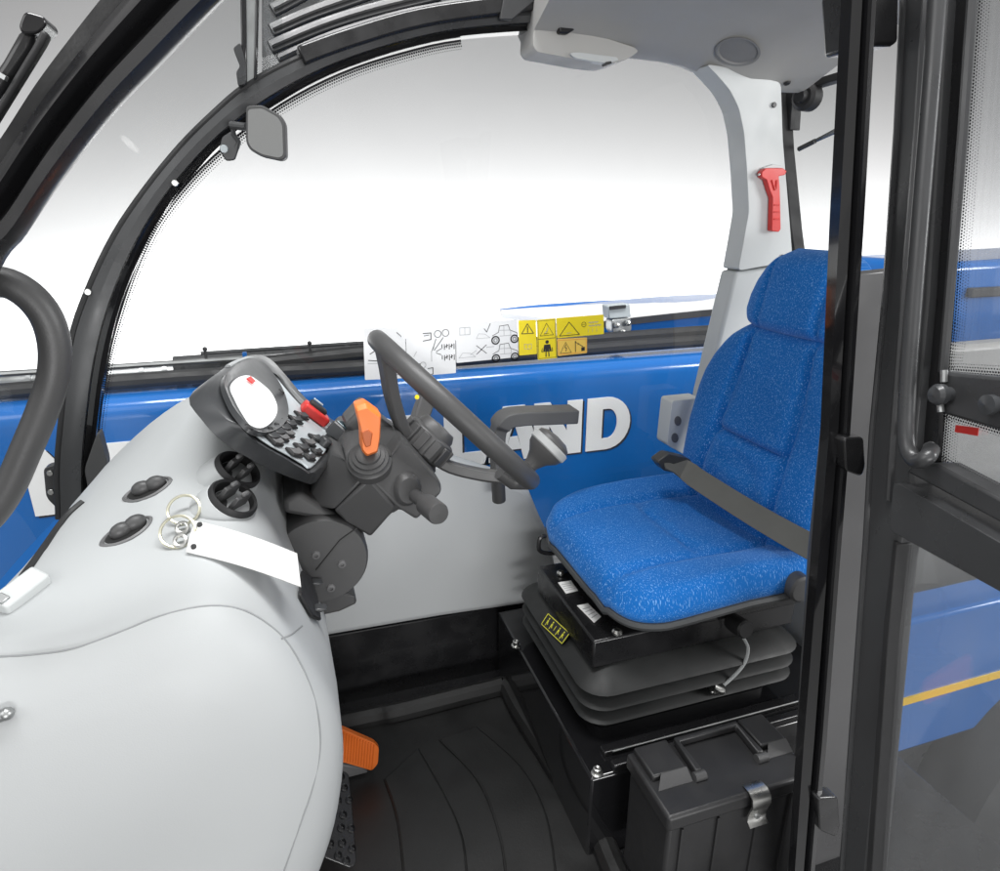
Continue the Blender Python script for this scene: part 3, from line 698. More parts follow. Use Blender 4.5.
# white latch block and pin at the door edge
c, nn = on(DB, 24, 596, .0)
F = frame(c, V((.05, -.35, .93)), on(DB, 36, 586)[0]-c)
b = MB(F).box((-.026, -.013, -.004), (.026, .013, .018)).build('latch_block', M_trim, dash, bevel=.003)
MB(F).cbox((-.020, 0, .018), (.010, .012, .005)).build('latch_screw', M_zinc, b, bevel=.001)
c, nn = on(DB, 10, 712, .006)
MB().tube([c+V((-.06, 0, -.012)), c+V((0, 0, .0))], .006, 12).ball(c, .0065).build('door_pin', M_zinc, dash)

MB().tube(smooth([on(DB, x, y, .001)[0] for x, y in ((24, 578), (36, 562), (48, 545), (59, 529), (70, 515), (84, 503))], 4), .0055, 8).build('windscreen_gasket', M_rub, dash)

# ================================================================== KEY TAG
kt = thing('key_tag', 'blank white card tag with two wire key rings lying on the grey dashboard', 'key tag', on(DB, 245, 545)[0])
kn_ = V((.05, -.42, .9)).normalized(); ko = on(DB, 196, 536, .005)[0]
cs = [PL(x, y, ko, kn_) for x, y in ((195, 521), (186, 552), (301, 587), (297, 554))]
a0, a1, c1, c0 = cs[0], cs[1], cs[2], cs[3]
MB().grid(lambda u, v: a0.lerp(c0, u).lerp(a1.lerp(c1, u), v)+V((0, 0, .004*math.sin(PI*u)+.002*math.sin(PI*v))), 12, 4).build('card', M_white, kt, solid=.0022, ang=60)
for x, y, r in ((187, 515, .0185), (181, 537, .0195)):
    c, nn = on(DB, x, y, .010); F = frame(c, (nn+V((.1, -.9, .2))).normalized())
    MB().tube([F @ V((r*math.cos(a), r*math.sin(a), 0)) for a in [2*PI*k/32 for k in range(32)]], .0019, 8, closed=True).build('key_ring', M_brass, kt)
for x, y in ((184, 531), (182, 544)):
    c, nn = on(DB, x, y, .006); F = frame(c, (nn+V((0, -.6, 0))).normalized())
    MB().tube([F @ V((.0065*math.cos(a), .0065*math.sin(a), 0)) for a in [2*PI*k/20 for k in range(20)]], .0024, 8, closed=True).build('split_link', M_steel, kt)
for x, y in ((200, 526), (194, 548)):
    c = PL(x, y, ko+kn_*.001, kn_); nn = kn_; MB().lathe([(.0032, 0), (.0032, .004), (0, .004)], frame(c, nn), 10).build('punched_hole', M_rub, kt)

# ================================================================== STEERING COLUMN
col = thing('steering_column', 'dark grey steering column housing with orange shift lever and round lower cover', 'steering column', (.05, 1.05, .5))
def facebody(pts, y0, y1, name, mt, par, bev=.008, r=0, taper=None, **k):
    q = PY(pts, y0)
    if r: q = rounded(q, r, 3)
    return MB().prism(q, (0, y1-y0, 0), taper).build(name, mt, par, bevel=bev, seg=3, **k)
def facet(pts, depth, name, par, bev=.007):
    q = [P(x, y, Y=Y-.03) for x, y, Y in pts]
    return MB().prism(q, (0, depth, 0)).build(name, M_pla, par, bevel=bev, seg=3)
facebody([(336, 454), (346, 440), (398, 444), (438, 482), (440, 492), (416, 519), (398, 510), (372, 534), (337, 514), (310, 504)], 1.0, 1.15, 'housing', M_pla, col, .010)
facet([(333, 450, 1.01), (344, 461, .962), (366, 479, .945), (334, 511, .955), (304, 504, 1.0)], .09, 'side_shroud', col)
facet([(352, 436, 1.03), (344, 460.5, .962), (366, 478.5, .945), (393, 455, .952), (402, 437, 1.02), (378, 424, 1.06)], .09, 'lever_shroud', col)
facet([(366.5, 479, .945), (393, 455.5, .952), (402, 437.5, 1.0), (441, 482, .972), (443, 492, .962), (417, 521, .952), (397, 508, .946)], .10, 'switch_shroud', col)
facet([(334, 511.5, .955), (366, 479.5, .945), (374, 481, .945), (397, 508.5, .946), (371, 538, .972), (345, 521, .97)], .09, 'lower_shroud', col)
# round lower knuckle cover with flat near face
yk = .93
ck = P(321, 562, Y=yk)
F = frame(ck, (0, -1, 0), (1, 0, 0))
R = .0735
kb = MB(F).lathe([(R*.9, -.20), (R, -.19), (R, -.012), (R*.985, -.004), (R*.95, 0), (0, 0)], n=56).build('knuckle_cover', M_pla, col, ang=30)
def pk(x, y, off=0): return P(x, y, Y=yk-off)
b = MB().prism(PY([(283, 500), (300, 492), (342, 520), (366, 540), (364, 556), (352, 545), (318, 520), (284, 514)], .945), (0, .14, 0)); b.build('knuckle_collar', M_pla, col, bevel=.008, seg=3)
b = MB().tube([pk(x, y, .0005) for x, y in ((357, 528), (340, 540), (316, 570))], .0012, 6); b.build('cover_seam', M_ink, kb)
b = MB().prism(PY([(318, 600), (344, 592), (356, 597), (357, 604), (340, 612), (322, 616)], .95), (0, .05, 0)); b.build('cover_foot', M_pla, kb, bevel=.004)
for x, y in ((316, 555), (342, 564), (331, 588)):
    o = MB().lathe([(0, -.001), (.0068, 0), (.006, .003), (.003, .0034), (.003, .001), (0, .001)], frame(pk(x, y), (0, -1, 0)), 14).build('bolt', M_pla2, kb)
# orange shift lever with ribbed boot
base = P(368, 452, Y=1.03); F = frame(P(369, 459, Y=.930), V((-.12, -.62, .8)), (1, 0, 0))
MB(F).lathe([(.034, -.018), (.034, -.002), (.030, .001), (.0295, .005), (.025, .007), (.0245, .011), (.019, .013), (.018, .017), (.012, .019), (0, .019)], n=28, sx=1.0).build('lever_boot', M_pla, col, ang=50)
lv = rounded(PY([(354.5, 405.5), (365, 402), (380.5, 413), (379.5, 436), (377, 451), (366, 455), (361, 449), (360, 428)], .91), .003, 3)
lo = MB().loft([[p for p in lv]] and [[cc+(p-cc)*.86+V((0, -.012, 0)) for p in lv] if i == 0 else [p+V((0, y, 0)) for p in lv] if i == 1 else [p+V((0, y, 0)) for p in lv] if i == 2 else [cc+(p-cc)*.86+V((0, y, 0)) for p in lv] for cc in [sum(lv, V())/len(lv)] for i, y in enumerate((-.012, -.006, .022, .03))])
lever = lo.build('shift_lever', M_org, col, ang=40)
b = MB().prism(rounded(PY([(361, 432), (368, 429), (373, 433), (371, 446), (366, 448), (363, 442)], .8968), .002), (0, .004, 0)); b.build('lever_recess', mat('deep orange', (.45, .10, .02), .5), lever, bevel=.002)
# right hand stalk pointing at the viewer
s0 = P(413, 494, Y=.925); s1 = P(436, 512, Y=.835)
ax = (s1-s0).normalized()
MB(frame(P(407, 489, Y=.925), ax)).lathe([(.024, -.01), (.022, .004), (.017, .010), (0, .010)], n=20, sx=1, sy=1.2).build('stalk_socket', M_pla, col)
st_ = MB().tube([s0, s0+ax*.03, s0+ax*.055], [.0105, .0105, .0115], 16).build('control_stalk', M_pla, col)
MB(frame(s0+ax*.052, ax)).lathe([(.012, 0), (.0165, .004), (.0165, .046), (.0150, .050), (0, .0505)], n=24).build('stalk_knob', M_pla, st_)
# hub housing between column and wheel
NW = V((.72, .03, .69)).normalized()
CW = V((.259, 1.05, .824))
hubc = CW-NW*.055
def axf(d): return frame(CW+NW*d, NW, (0, 1, 0))
MB(axf(0)).lathe([(.042, -.20), (.047, -.18), (.047, -.10), (.042, -.095)], n=32).build('column_tube', M_pla, col)
b = MB(axf(0)).lathe([(.040, -.095), (.045, -.092), (.045, -.055), (.040, -.052), (.03, -.05)], n=32)
for k in range(12):
    a = 2*PI*k/12; F2 = axf(0) @ Matrix.Rotation(a, 4, 'Z')
    MBk = MB(F2).box((.040, -.0075, -.090), (.050, .0075, -.057)); b.add(MBk.v, MBk.f) if 0 else setattr(b, 'M', F2) or b.box((.040, -.0075, -.090), (.050, .0075, -.057))
b.build('adjuster_collar', M_pla, col, bevel=.0015)
# cluster of linkage under the far side of the wheel
b = MB(axf(0)).box((-.02, .05, -.14), (.05, .13, -.09)); b.build('far_switch', M_pla, col, bevel=.008)
MB().lathe([(.004, 0), (.004, .006), (0, .007)], frame(P(417, 397, Y=1.1), (-.2, -1, .2)), 12).build('yellow_lamp', M_yel, col)

# ================================================================== STEERING WHEEL
sw = thing('steering_wheel', 'slim charcoal steering wheel with a grey capped spinner knob', 'steering wheel', CW)
R = .177
W = axf(0)
MB().tube([W @ V((R*math.cos(a), R*math.sin(a), 0)) for a in [2*PI*k/72 for k in range(72)]], .0165, 16, closed=True).build('rim', M_pla, sw, ang=60)
MB(W).lathe([(.036, -.098), (.038, -.094), (.036, -.046), (.030, -.036), (0, -.034)], n=32).build('hub', M_pla, sw)
for a in (math.radians(104), math.radians(-104), math.radians(0)):
    d = V((math.cos(a), math.sin(a), 0))
    pts = [W @ (d*r+V((0, 0, z))) for r, z in ((.02, -.085), (.06, -.078), (.11, -.052), (.15, -.024), (.182, -.003))]
    MB().tube(smooth(pts, 4), 0, sect=(.034, .020), up=NW).build('spoke', M_pla, sw, bevel=.004)
# spinner knob at the rear of the rim
ka = P(519, 477, Y=.93)
kd = (P(551, 444, Y=.93)-ka).normalized()
kn = MB(frame(ka, kd)).lathe([(.014, -.012), (.016, .0), (.012, .012), (.0125, .03), (.019, .044), (.030, .056), (.033, .064)], n=28).build('spinner_knob', M_pla, sw)
MB(frame(ka, kd)).lathe([(.033, .064), (.0352, .066), (.0352, .076), (.032, .078)], n=28).build('knob_band', mat('pale grey band', (.36, .37, .37), .5), kn)
MB(frame(ka, kd)).lathe([(.032, .0775), (.030, .084), (.020, .090), (0, .092)], n=28).build('knob_cap', M_pla, kn)
b = MB().tube([P(500, 472, Y=.93), P(513, 482, Y=.93), P(528, 482, Y=.93)], .013, 12); b.build('knob_clamp', M_pla, kn)
# ---- padded hand rest beyond the wheel
ar = thing('hand_rest', 'dark grey padded hand rest on a bent post beyond the steering wheel', 'armrest', (.42, 1.28, .55))
pts = smooth(PY([(574, 414), (545, 415), (520, 416), (506, 419), (499, 428), (497, 445), (499, 475)], 1.27), 5)
MB().tube(pts, 0, sect=[(.031, .055) if i < 20 else (.027, .04) for i in range(len(pts))], up=(0, 1, 0)).build('pad', mat('hand rest foam', (.085, .085, .086), .6, bump=.2, bscale=500), ar, bevel=.012, seg=4)
MB().tube([P(497, 462, Y=1.28), P(499, 500, Y=1.30)], .016, 12).build('post', M_pla, ar)
# ================================================================== SEAT
seat = thing('driver_seat', 'blue flecked cloth suspension seat on black rubber bellows', 'seat', (.7, 1.05, .2))
SX0, SX1, SY0, SY1 = .503, .985, .824, 1.302
SCY = (SY0+SY1)/2
def sgn(a, p): return math.copysign(abs(a)**p, a)
def groove(d, w=.006): return math.exp(-(d/w)**2)
# cushion: closed pad, top with side bolsters, waterfall front and stitched seams
def cush_out(t):      # plan outline, superellipse
    hx = (SX1-SX0)/2; hy = (SY1-SY0)/2
    c, s = math.cos(t), math.sin(t)
    x = (SX0+SX1)/2+hx*sgn(c, .42); y = SCY+hy*sgn(s, .42)
    return V((x, y, 0))
def cush_h(x, y):
    u = (x-SX0)/(SX1-SX0); v = (y-SCY)/((SY1-SY0)/2)
    z = .530
    z += .018*max(0, (abs(v)-.50)/.5)**1.0*(1 if abs(v) < .82 else 1)*max(0, min(1, (u-.15)/.3))
    z -= .018*max(0, (.30-u)/.30)**2
    z -= .010*math.exp(-((u-.68)/.22)**2-(v/.45)**2)
    # seams: two lengthwise, one across
    sv = .54-.10*math.exp(-((u-.45)/.25)**2)*0
    z -= .012*groove((abs(v)-sv)*.24, .009)
    z -= .010*groove((u-(.42+.05*v*v))*.48, .007)*(1 if abs(v) < .56 else 0)
    z += .004*math.sin(v*9)*math.sin(u*7+1)*.5
    return z
NT = 96
ts = [2*PI*k/NT for k in range(NT)]
ccx = (SX0+SX1)/2
rings = []
vs = []; fs = []; uv = []
NR = 26
pr = [(.90+0*.1, 0)]
for j in range(NR+1):
    q = (j/NR)
    for t in ts:
        o = cush_out(t); p = V((ccx, SCY, 0)).lerp(o, max(q, .004)**.75)
        e = q**.75
        z = cush_h(p.x, p.y)
        edge = max(0, (e-.86)/.14)
        z -= .036*(1-math.sqrt(max(0, 1-edge**2)))
        vs.append(V((p.x, p.y, z))); uv.append((p.x, p.y))
# sides down to the piping
for k, (s_, dz) in enumerate(((1.010, -.010), (1.006, -.020), (.99, -.028), (.93, -.030))):
    for i, t in enumerate(ts):
        o = cush_out(t); p = V((ccx, SCY, 0)).lerp(o, s_)
        zt = vs[NR*NT+i].z
        f = 1-.35*max(0, 1-(o.x-SX0)/.2)
        vs.append(V((p.x, p.y, zt+dz*f))); uv.append((ccx+(p.x-ccx)*(1+(k+1)*.05), SCY+(p.y-SCY)*(1+(k+1)*.05)))
nr = NR+5
fs.append(tuple(range(NT))[::-1])
for j in range(nr-1):
    for i in range(NT):
        k = (i+1) % NT
        fs.append((j*NT+i, j*NT+k, (j+1)*NT+k, (j+1)*NT+i))
b = MB().add(vs, fs, uv); CB = b.bvh()
cu = b.build('cushion', M_fab, seat, ang=80)
edge = [vs[(NR+3)*NT+i]+V((0, 0, -.006)) for i in range(NT)]
MB().tube(edge, .0085, 8, closed=True).build('piping', M_pipe, cu)
def shr(p, k, dz): return V((ccx+(p.x-ccx)*k, SCY+(p.y-SCY)*k, p.z+dz))
MB().loft([[shr(p, .985, .004) for p in edge], [shr(p, .93, -.018) for p in edge], [shr(p, .80, -.03) for p in edge]]).build('seat_pan', M_rub, seat, ang=50)
def resample_open(L, m): return [along(L, i/(m-1)) for i in range(m)]
# ---- backrest and headrest on one reclined plane
BX0, BZ0, RC = .905, .505, .19
def back_w(z):
    K = [(.50,.19),(.54,.205),(.60,.222),(.68,.232),(.76,.230),(.80,.222),(.84,.203),(.875,.176),(.90,.150),(.916,.134)]
    return interp(K, z)
def head_w(z):
    K = [(.912,.120),(.925,.140),(.95,.152),(.98,.150),(1.01,.141),(1.04,.122),(1.06,.100),(1.075,.070)]
    return interp(K, z)
def interp(K, z):
    if z <= K[0][0]: return K[0][1]
    for (a, wa), (c, wc) in zip(K, K[1:]):
        if a <= z <= c:
            t = (z-a)/(c-a); t = t; return wa+(wc-wa)*t
    return K[-1][1]
def pad(z0, z1, wf, T, front, nm, nz=44, nw=40):
    """closed cushion: front surface bulges towards the wheel, edges rolled over, flat back"""
    vs = []; fs = []; uv = []
    M = 2*nw
    for j in range(nz+1):
        s = j/nz; z = z0+(z1-z0)*(.5-.5*math.cos(PI*s))
        w = wf(z)
        er = min((z-z0), (z1-z))/ .030
        thk = T*math.sqrt(max(0.02, 1-max(0, 1-er)**2))
        xb = BX0+RC*(z-BZ0)
        for i in range(M):
            a = 2*PI*i/M
            y = w*sgn(math.cos(a), .55); dx = sgn(math.sin(a), .55)
            v = y/max(w, 1e-4)
            if dx < 0:
                x = xb+thk*dx*.75-front(v, z, y)*min(1, er)*(-dx)
            else: x = xb+thk*dx*.55
            vs.append(V((x, SCY+y, z))); uv.append((y+.5, z))
    for j in range(nz):
        for i in range(M):
            k = (i+1) % M
            fs.append((j*M+i, j*M+k, (j+1)*M+k, (j+1)*M+i))
    fs.append(tuple(range(M))[::-1]); fs.append(tuple(nz*M+i for i in range(M)))
    b = MB().add(vs, fs, uv)
    return b
def fback(v, z, y):
    h = .020*(max(0, abs(v)-.45)/.55)                 # side bolsters
    h += .016*math.exp(-((z-.62)/.09)**2)*(1-v*v)     # lumbar swell
    sv = .118+.05*max(0, (z-.62))/.3*-.6
    h -= .020*groove(abs(y)-sv, .0075)
    if abs(y) < sv: h -= .020*groove(z-(.690+.25*y*y), .007)
    # stitched ring low in the lumbar pad
    dx, dz = y/.060, (z-.600)/.058
    r = math.hypot(dx, dz); h -= .011*groove((r-1)*.055, .007)*(1 if z > .56 else .3)
    return h
def fhead(v, z, y):
    h = .012*(1-v*v)
    h -= .010*groove(abs(y)-.082, .006)
    return h
bb = pad(.478, .921, back_w, .062, fback, 'b', 70, 60); KB = bb.bvh()
bk = bb.build('backrest', M_fab, seat, ang=80)
pad(.908, 1.078, head_w, .056, fhead, 'h', 40, 50).build('headrest', M_fab, seat, ang=80)
b = MB().prism([(BX0+RC*(z-BZ0)+.030, SCY+w, z) for z, w in ((.45, -.15), (.45, .15), (.8, .18), (.95, .10), (.95, -.10), (.8, -.18))], (.02, 0, .0)); b.build('back_shell', M_rub, seat, bevel=.006)
# pale side bracket with two oval holes
b = MB().prism(rounded(PY([(672, 401), (702, 398), (706, 457), (688, 457), (667, 445)], 1.315), .008, 3), (0, .05, 0)); sbk = b.build('recline_bracket', M_trim, seat, bevel=.006, seg=3)
for x, y in ((678, 421), (675, 438)):
    q = [P(x+3.4*math.cos(a), y+4.8*math.sin(a), Y=1.3135) for a in [2*PI*k/20 for k in range(20)]]
    MB().prism(q, (0, .004, 0)).build('oval_hole', M_pla2, sbk)
# seat belt across the cushion
def offc(x, y, z, d): return V((x, y, z+d))
bl = [P(664, 462, Y=1.165), P(684, 469, Y=1.15)]
belt = []
for t in [k/14 for k in range(15)]:
    p = P(684+(832-684)*t, 470+(558-470)*t+3*math.sin(PI*t), Y=1.15+(.745-1.15)*t-.015*math.sin(PI*t))
    belt.append(p)
o = MB().tube(smooth(bl+belt[1:], 2), 0, sect=(.046, .003), up=(-.72, .05, .68)).build('seat_belt', M_belt, seat)
MB().prism(rounded(PY([(657, 462), (668, 454), (690, 459), (697, 470), (690, 476), (664, 471)], 1.16), .006), (0, .03, 0)).build('belt_buckle', M_frame, o, bevel=.006)
b = MB().box((.86, .785, .40), (.98, .815, .47)); b.build('belt_anchor', M_rub, seat, bevel=.008)
# right recline knob
MB(frame(P(797, 586, Y=.82), (0, -1, 0))).lathe([(.022, -.03), (.026, -.02), (.026, .012), (.022, .016), (0, .016)], n=24).build('recline_knob', M_pla, seat)
# seat slide frame with labels
b = MB().box((.475, .905, .342), (.93, 1.19, .402)); fr = b.build('slide_frame', M_blk, seat, bevel=.004)
MB().box((.60, .89, .402), (.93, 1.25, .47)).build('seat_riser', M_blk, seat, bevel=.003)
for x, y in ((617, 633), (561, 574)):
    MB(frame(P(x, y, Z=.404), (0, 0, 1))).lathe([(.010, 0), (.010, .004), (.006, .008), (0, .008)], n=12).build('bolt', M_steel, fr)
for q, z in (([(558, 583), (571, 581), (578, 591), (566, 594)], .4325), ([(577, 606), (588, 604), (601, 617), (594, 623)], .4325)):
    pp = [P(x, y, Z=.404) for x, y in q]
    o = MB().prism(pp, (0, 0, .0015)).build('paper_label', M_white, fr)
    a, c, d_, e = pp
    ln = MB()
    for k in (.25, .42, .6, .78):
        p = a.lerp(e, k); r_ = c.lerp(d_, k); w = (e-a)*.035
        ln.add([p.lerp(r_, .12)+V((0, 0, .002)), p.lerp(r_, .85)+V((0, 0, .002)), p.lerp(r_, .85)+w+V((0, 0, .002)), p.lerp(r_, .12)+w+V((0, 0, .002))], [(0, 1, 2, 3)])
    ln.build('print_lines', M_inkg, o)
b = MB().tube(smooth([P(x, y, Y=1.2) for x, y in ((546, 536), (540, 538), (539, 549), (545, 553), (558, 553))], 4), .005, 8); b.build('slide_handle', M_blk, seat)
# bellows: stacked flared rubber lips
BX = (.492, .892); BY = (.905, 1.215)
def rrect(o, z, r=.05, n=6):
    x0, x1, y0, y1 = BX[0]-o, BX[1]+o, BY[0]-o, BY[1]+o
    pts = []
    for cx, cy, a0 in ((x1-r, y1-r, 0), (x0+r, y1-r, PI/2), (x0+r, y0+r, PI), (x1-r, y0+r, 1.5*PI)):
        for k in range(n+1):
            a = a0+PI/2*k/n; pts.append(V((cx+r*math.cos(a), cy+r*math.sin(a), z)))
    return pts
lips = [(.0, .198), (.0, .226), (.010, .229), (.038, .239), (.042, .243), (.037, .248), (.013, .256), (.012, .262), (.038, .272), (.043, .276), (.038, .281), (.013, .289), (.012, .295), (.039, .306), (.045, .311), (.040, .317), (.012, .332), (-.012, .343), (-.03, .346)]
bel = MB().loft([rrect(o, z, r=.022+max(0, o)*.7) for o, z in lips]).build('bellows', M_bel, seat, ang=60)
# yellow pictogram sticker on the top lip
def lipf(u, v):       # plate on the sloping front of the top lip
    return P(543+12*v*0+u*27-11*v*0, 0, Z=.33)
q = [(549, 614), (571, 634), (563, 645), (542, 625)]
nl = V((-.9, 0, 1)).normalized()
def onlip(x, y, off=0): return PL(x, y, V((BX[0]-.020, 1, .337)), nl)+nl*off
pp = [onlip(x, y, .002) for x, y in q]
stk = MB().prism(pp, nl*.001).build('pictogram_sticker', M_ink, bel)
def bil(a, c, d_, e, u, v): return a.lerp(c, u).lerp(e.lerp(d_, u), v)
ln = MB()
def bar(u0, v0, u1, v1):
    ln.add([bil(*pp, u, v)+nl*.0016 for u, v in ((u0, v0), (u1, v0), (u1, v1), (u0, v1))], [(0, 1, 2, 3)])
for a_ in ((0, 0, 1, .06), (0, .94, 1, 1), (0, 0, .025, 1), (.975, 0, 1, 1), (.49, .3, .51, .7)): bar(*a_)
for u in (.16, .35, .65, .84):
    bar(u-.018, .18, u+.018, .32); bar(u-.03, .38, u+.03, .60); bar(u-.03, .60, u-.006, .86); bar(u+.02, .60, u+.055, .68)
ln.build('pictograms', M_inky, stk)
# height lever with white cable
hk = P(737, 632, Y=.87); hl2 = P(717, 689, Y=.875)
MB(frame(P(741, 627, Y=.86), (0, -1, .2))).lathe([(.016, -.03), (.018, -.02), (.018, .012), (.015, .016), (0, .016)], n=20).build('height_knob', M_rub, seat)
MB().tube(smooth([P(x, y, Y=.862) for x, y in ((743, 637), (748, 648), (745, 662), (736, 674), (724, 685))], 6), .0032, 8).build('white_cable', M_trim, seat)
b = MB().tube([P(x, y, Y=.868) for x, y in ((712, 686), (717, 689), (722, 691))], [.009, .0105, .008], 12).ball(P(713, 692, Y=.866), .006); b.build('cable_end', M_steel, seat)
MB(frame(P(710, 687, Y=.885), (0, -1, 0))).lathe([(.012, -.02), (.013, 0), (.010, .004), (0, .004)], n=16).build('cable_boss', M_rub, seat)

# ================================================================== SEAT PEDESTAL
pd_ = thing('seat_pedestal', 'glossy black steel box pedestal under the seat bellows', 'pedestal', (.68, 1.05, 0))
MB().box((.43, .80, .001), (1.06, 1.34, .196)).build('pedestal_box', M_gloss, pd_, bevel=.005)
MB().box((.475, .838, .196), (.95, .858, .206)).box((.475, .80, .197), (.95, .815, .212)).build('top_rail', M_blk, pd_, bevel=.002)
MB().tube([(.49, .8365, .2065), (.94, .8365, .2065)], .002, 6).build('rail_edge', M_zinc, pd_)
for x, y in ((597, 774), (516, 646)):
    c = P(x, y, Z=.197)
    MB(frame(c, (0, 0, 1))).lathe([(.011, 0), (.011, .003), (.0075, .004), (.0075, .013), (.005, .014), (0, .012)], n=12).build('bolt', M_steel, pd_)
# ================================================================== FLOOR MAT with ribs and raised lips
fm = thing('floor_mat', 'black moulded rubber floor mat with curved ribs and a raised edge lip', 'floor mat', (.2, .95, 0))
mo = [P(335, 728, Z=.006), P(506, 687, Z=.006), P(606, 842, Z=.006), V((.46, .52, .006)), V((-.1, .52, .006)), V((-.15, 1.27, .006))]
MB().prism(mo, (0, 0, .006)).build('mat_sheet', M_mat, fm, bevel=.002)
lip_ = [V((-.12, 1.272, .018)), V((.10, 1.272, .018))]+[P(x, y, Z=.022) for x, y in ((400, 712), (488, 690))]+[P(506, 688, Z=.022)]+[P(x, y, Z=.022) for x, y in ((520, 712), (556, 768), (598, 834))]+[V((.462, .74, .02)), V((.46, .55, .02))]
MB().tube(smooth(lip_, 4), .024, 10).build('edge_lip', M_mat, fm)
ribs = [((385, 780), (398, 820), (405, 880)), ((418, 750), (446, 800), (462, 840), (467, 890)), ((440, 740), (478, 780), (500, 835), (508, 890)), ((476, 728), (520, 768), (545, 815), (556, 880))]
for L in ribs:
    pts = smooth([P(x, y, Z=.0125) for x, y in L], 6)
    MB().tube(pts, .0035, 8).build('rib', M_mat, fm)
for L, R_ in ((ribs[0], ribs[1]), (ribs[2], ribs[3])):
    A = smooth([P(x, y, Z=.0125) for x, y in L], 8); B_ = smooth([P(x, y, Z=.0125) for x, y in R_], 8)
    B_ = resample_open(B_, len(A)) if len(B_) != len(A) else B_
    MB().loft([[a, c, c+V((0, 0, .004)), a+V((0, 0, .004))] for a, c in zip(A, B_)]).build('raised_band', M_mat, fm, bevel=.0015)
# ================================================================== PEDALS
pe = thing('accelerator_pedal', 'orange ribbed accelerator pedal beside the grey console', 'pedal', P(358, 765, Z=.05))
YA = 1.10
q = [P(x, y, Y=YA) for x, y in ((330, 725), (344, 730), (374, 743), (379, 748), (378, 764), (372, 771), (345, 763), (325, 760))]
npd = (q[2]-q[0]).cross(q[5]-q[2]).normalized()
if npd.dot(EYE-q[0]) < 0: npd = -npd
o = MB().prism(rounded(q, .006, 3), -npd*.012).build('pedal_pad', M_orgd, pe, bevel=.003)
rb_ = MB()
for k in range(15):
    t = k/14
    a = P(336+38*t, 729+15.5*t, Y=YA); c = P(334+38*t, 757+12*t, Y=YA)
    rb_.tube([a+npd*.0008, c+npd*.0008], .0013, 6)
rb_.build('pad_ribs', M_orgd, o)
b = MB().prism([P(x, y, Y=YA+.02) for x, y in ((340, 764), (362, 768), (368, 772), (366, 781), (345, 783), (336, 778))], (0, .05, 0)); b.build('pedal_arm', M_pla2, pe, bevel=.003)
bp_ = thing('brake_pedal', 'black steel brake pedal punched with round holes', 'pedal', P(340, 820, Z=.05))
pn = V((.40, -.35, .85)).normalized(); po = P(340, 815, Z=.16)
def pp2(x, y, off=0): return PL(x, y, po, pn)+pn*off
o = MB().prism(rounded([pp2(x, y) for x, y in ((337, 768), (349, 773), (352, 800), (357, 862), (352, 868), (322, 856), (318, 840), (330, 790))], .008), -pn*.006).build('pedal_plate', M_blk, bp_, bevel=.002)
for x, y in ((344, 788), (338, 801), (349, 800), (333, 814), (343, 815), (328, 829), (341, 828), (351, 829), (330, 844), (342, 843), (352, 849), (338, 856), (346, 861), (341, 777)):
    MB(frame(pp2(x, y, .0005), pn)).lathe([(.0062, -.001), (.0068, .0015), (.0046, .003), (.0038, .001), (.0036, -.002), (0, -.0022)], n=16).build('dimple', M_gloss, o)
MB().tube([pp2(345, 790, -.008), pp2(345, 790, -.008)+V((-.12, .10, -.12))], .012, 8).build('pedal_arm', M_blk, bp_)

# ================================================================== TOOL BOX
tb = thing('tool_box', 'black plastic tool box with a folding handle and one steel latch', 'tool box', (.63, .66, .0))
c00 = P(626, 753, Z=.285); c10 = P(779, 711, Z=.285); c01 = P(667, 816, Z=.285); c11 = P(812, 752, Z=.285)
# squared up box
x0, x1 = (c00.x+c01.x)/2, .742; y1, y0 = c00.y, c01.y-.006
TBX = dict(x0=x0, x1=x1, y0=y0, y1=y1)
zt = .285
MB().box((x0+.006, y0+.006, .05), (x1-.006, y1-.006, zt-.028)).build('body', M_box, tb, bevel=.006, seg=3)
lid = MB().box((x0, y0, zt-.030), (x1, y1, zt)).build('lid', M_box, tb, bevel=.006, seg=3)
for fx in (.10, .34, .62, .86):
    xx = x0+(x1-x0)*fx
    MB().box((xx, y0+.002, .06), (xx+.004, y0+.010, zt-.034)).build('body_rib', M_box, tb)
W_, D_ = x1-x0, y1-y0
# raised lid blocks with stepped fronts and the recessed handle between them
for a, c in ((.04, .27), (.80, .99)):
    MB().box((x0+W_*a, y0+D_*.50, zt-.001), (x0+W_*c, y1-.004, zt+.012)).build('lid_block', M_box, lid, bevel=.003)
    MB().prism([(x0+W_*a, y0+D_*.36, zt), (x0+W_*c, y0+D_*.36, zt), (x0+W_*c, y0+D_*.505, zt+.011), (x0+W_*a+.015, y0+D_*.505, zt+.011)], (0, 0, .0012)).build('block_step', M_pla, lid)
hd = MB()
xa, xb = x0+W_*.32, x0+W_*.76
hd.tube(rounded([(xa, y0+D_*.42, zt+.009), (xa, y1-.012, zt+.011), (xb, y1-.012, zt+.011), (xb, y0+D_*.42, zt+.009)], .01)[5:-5] if 0 else [(xa, y0+D_*.40, zt+.008), (xa, y1-.014, zt+.010), (xb, y1-.014, zt+.010), (xb, y0+D_*.40, zt+.008)], 0, sect=(.012, .014), up=(0, 0, 1))
hd.build('handle', M_box, tb, bevel=.003)
for xx in (xa, xb): MB().tube([(xx-.010, y0+D_*.38, zt+.005), (xx+.010, y0+D_*.38, zt+.005)], .008, 12).build('handle_hinge', M_pla, lid)
lx = P(757, 795, Y=y0).x; lw = .017
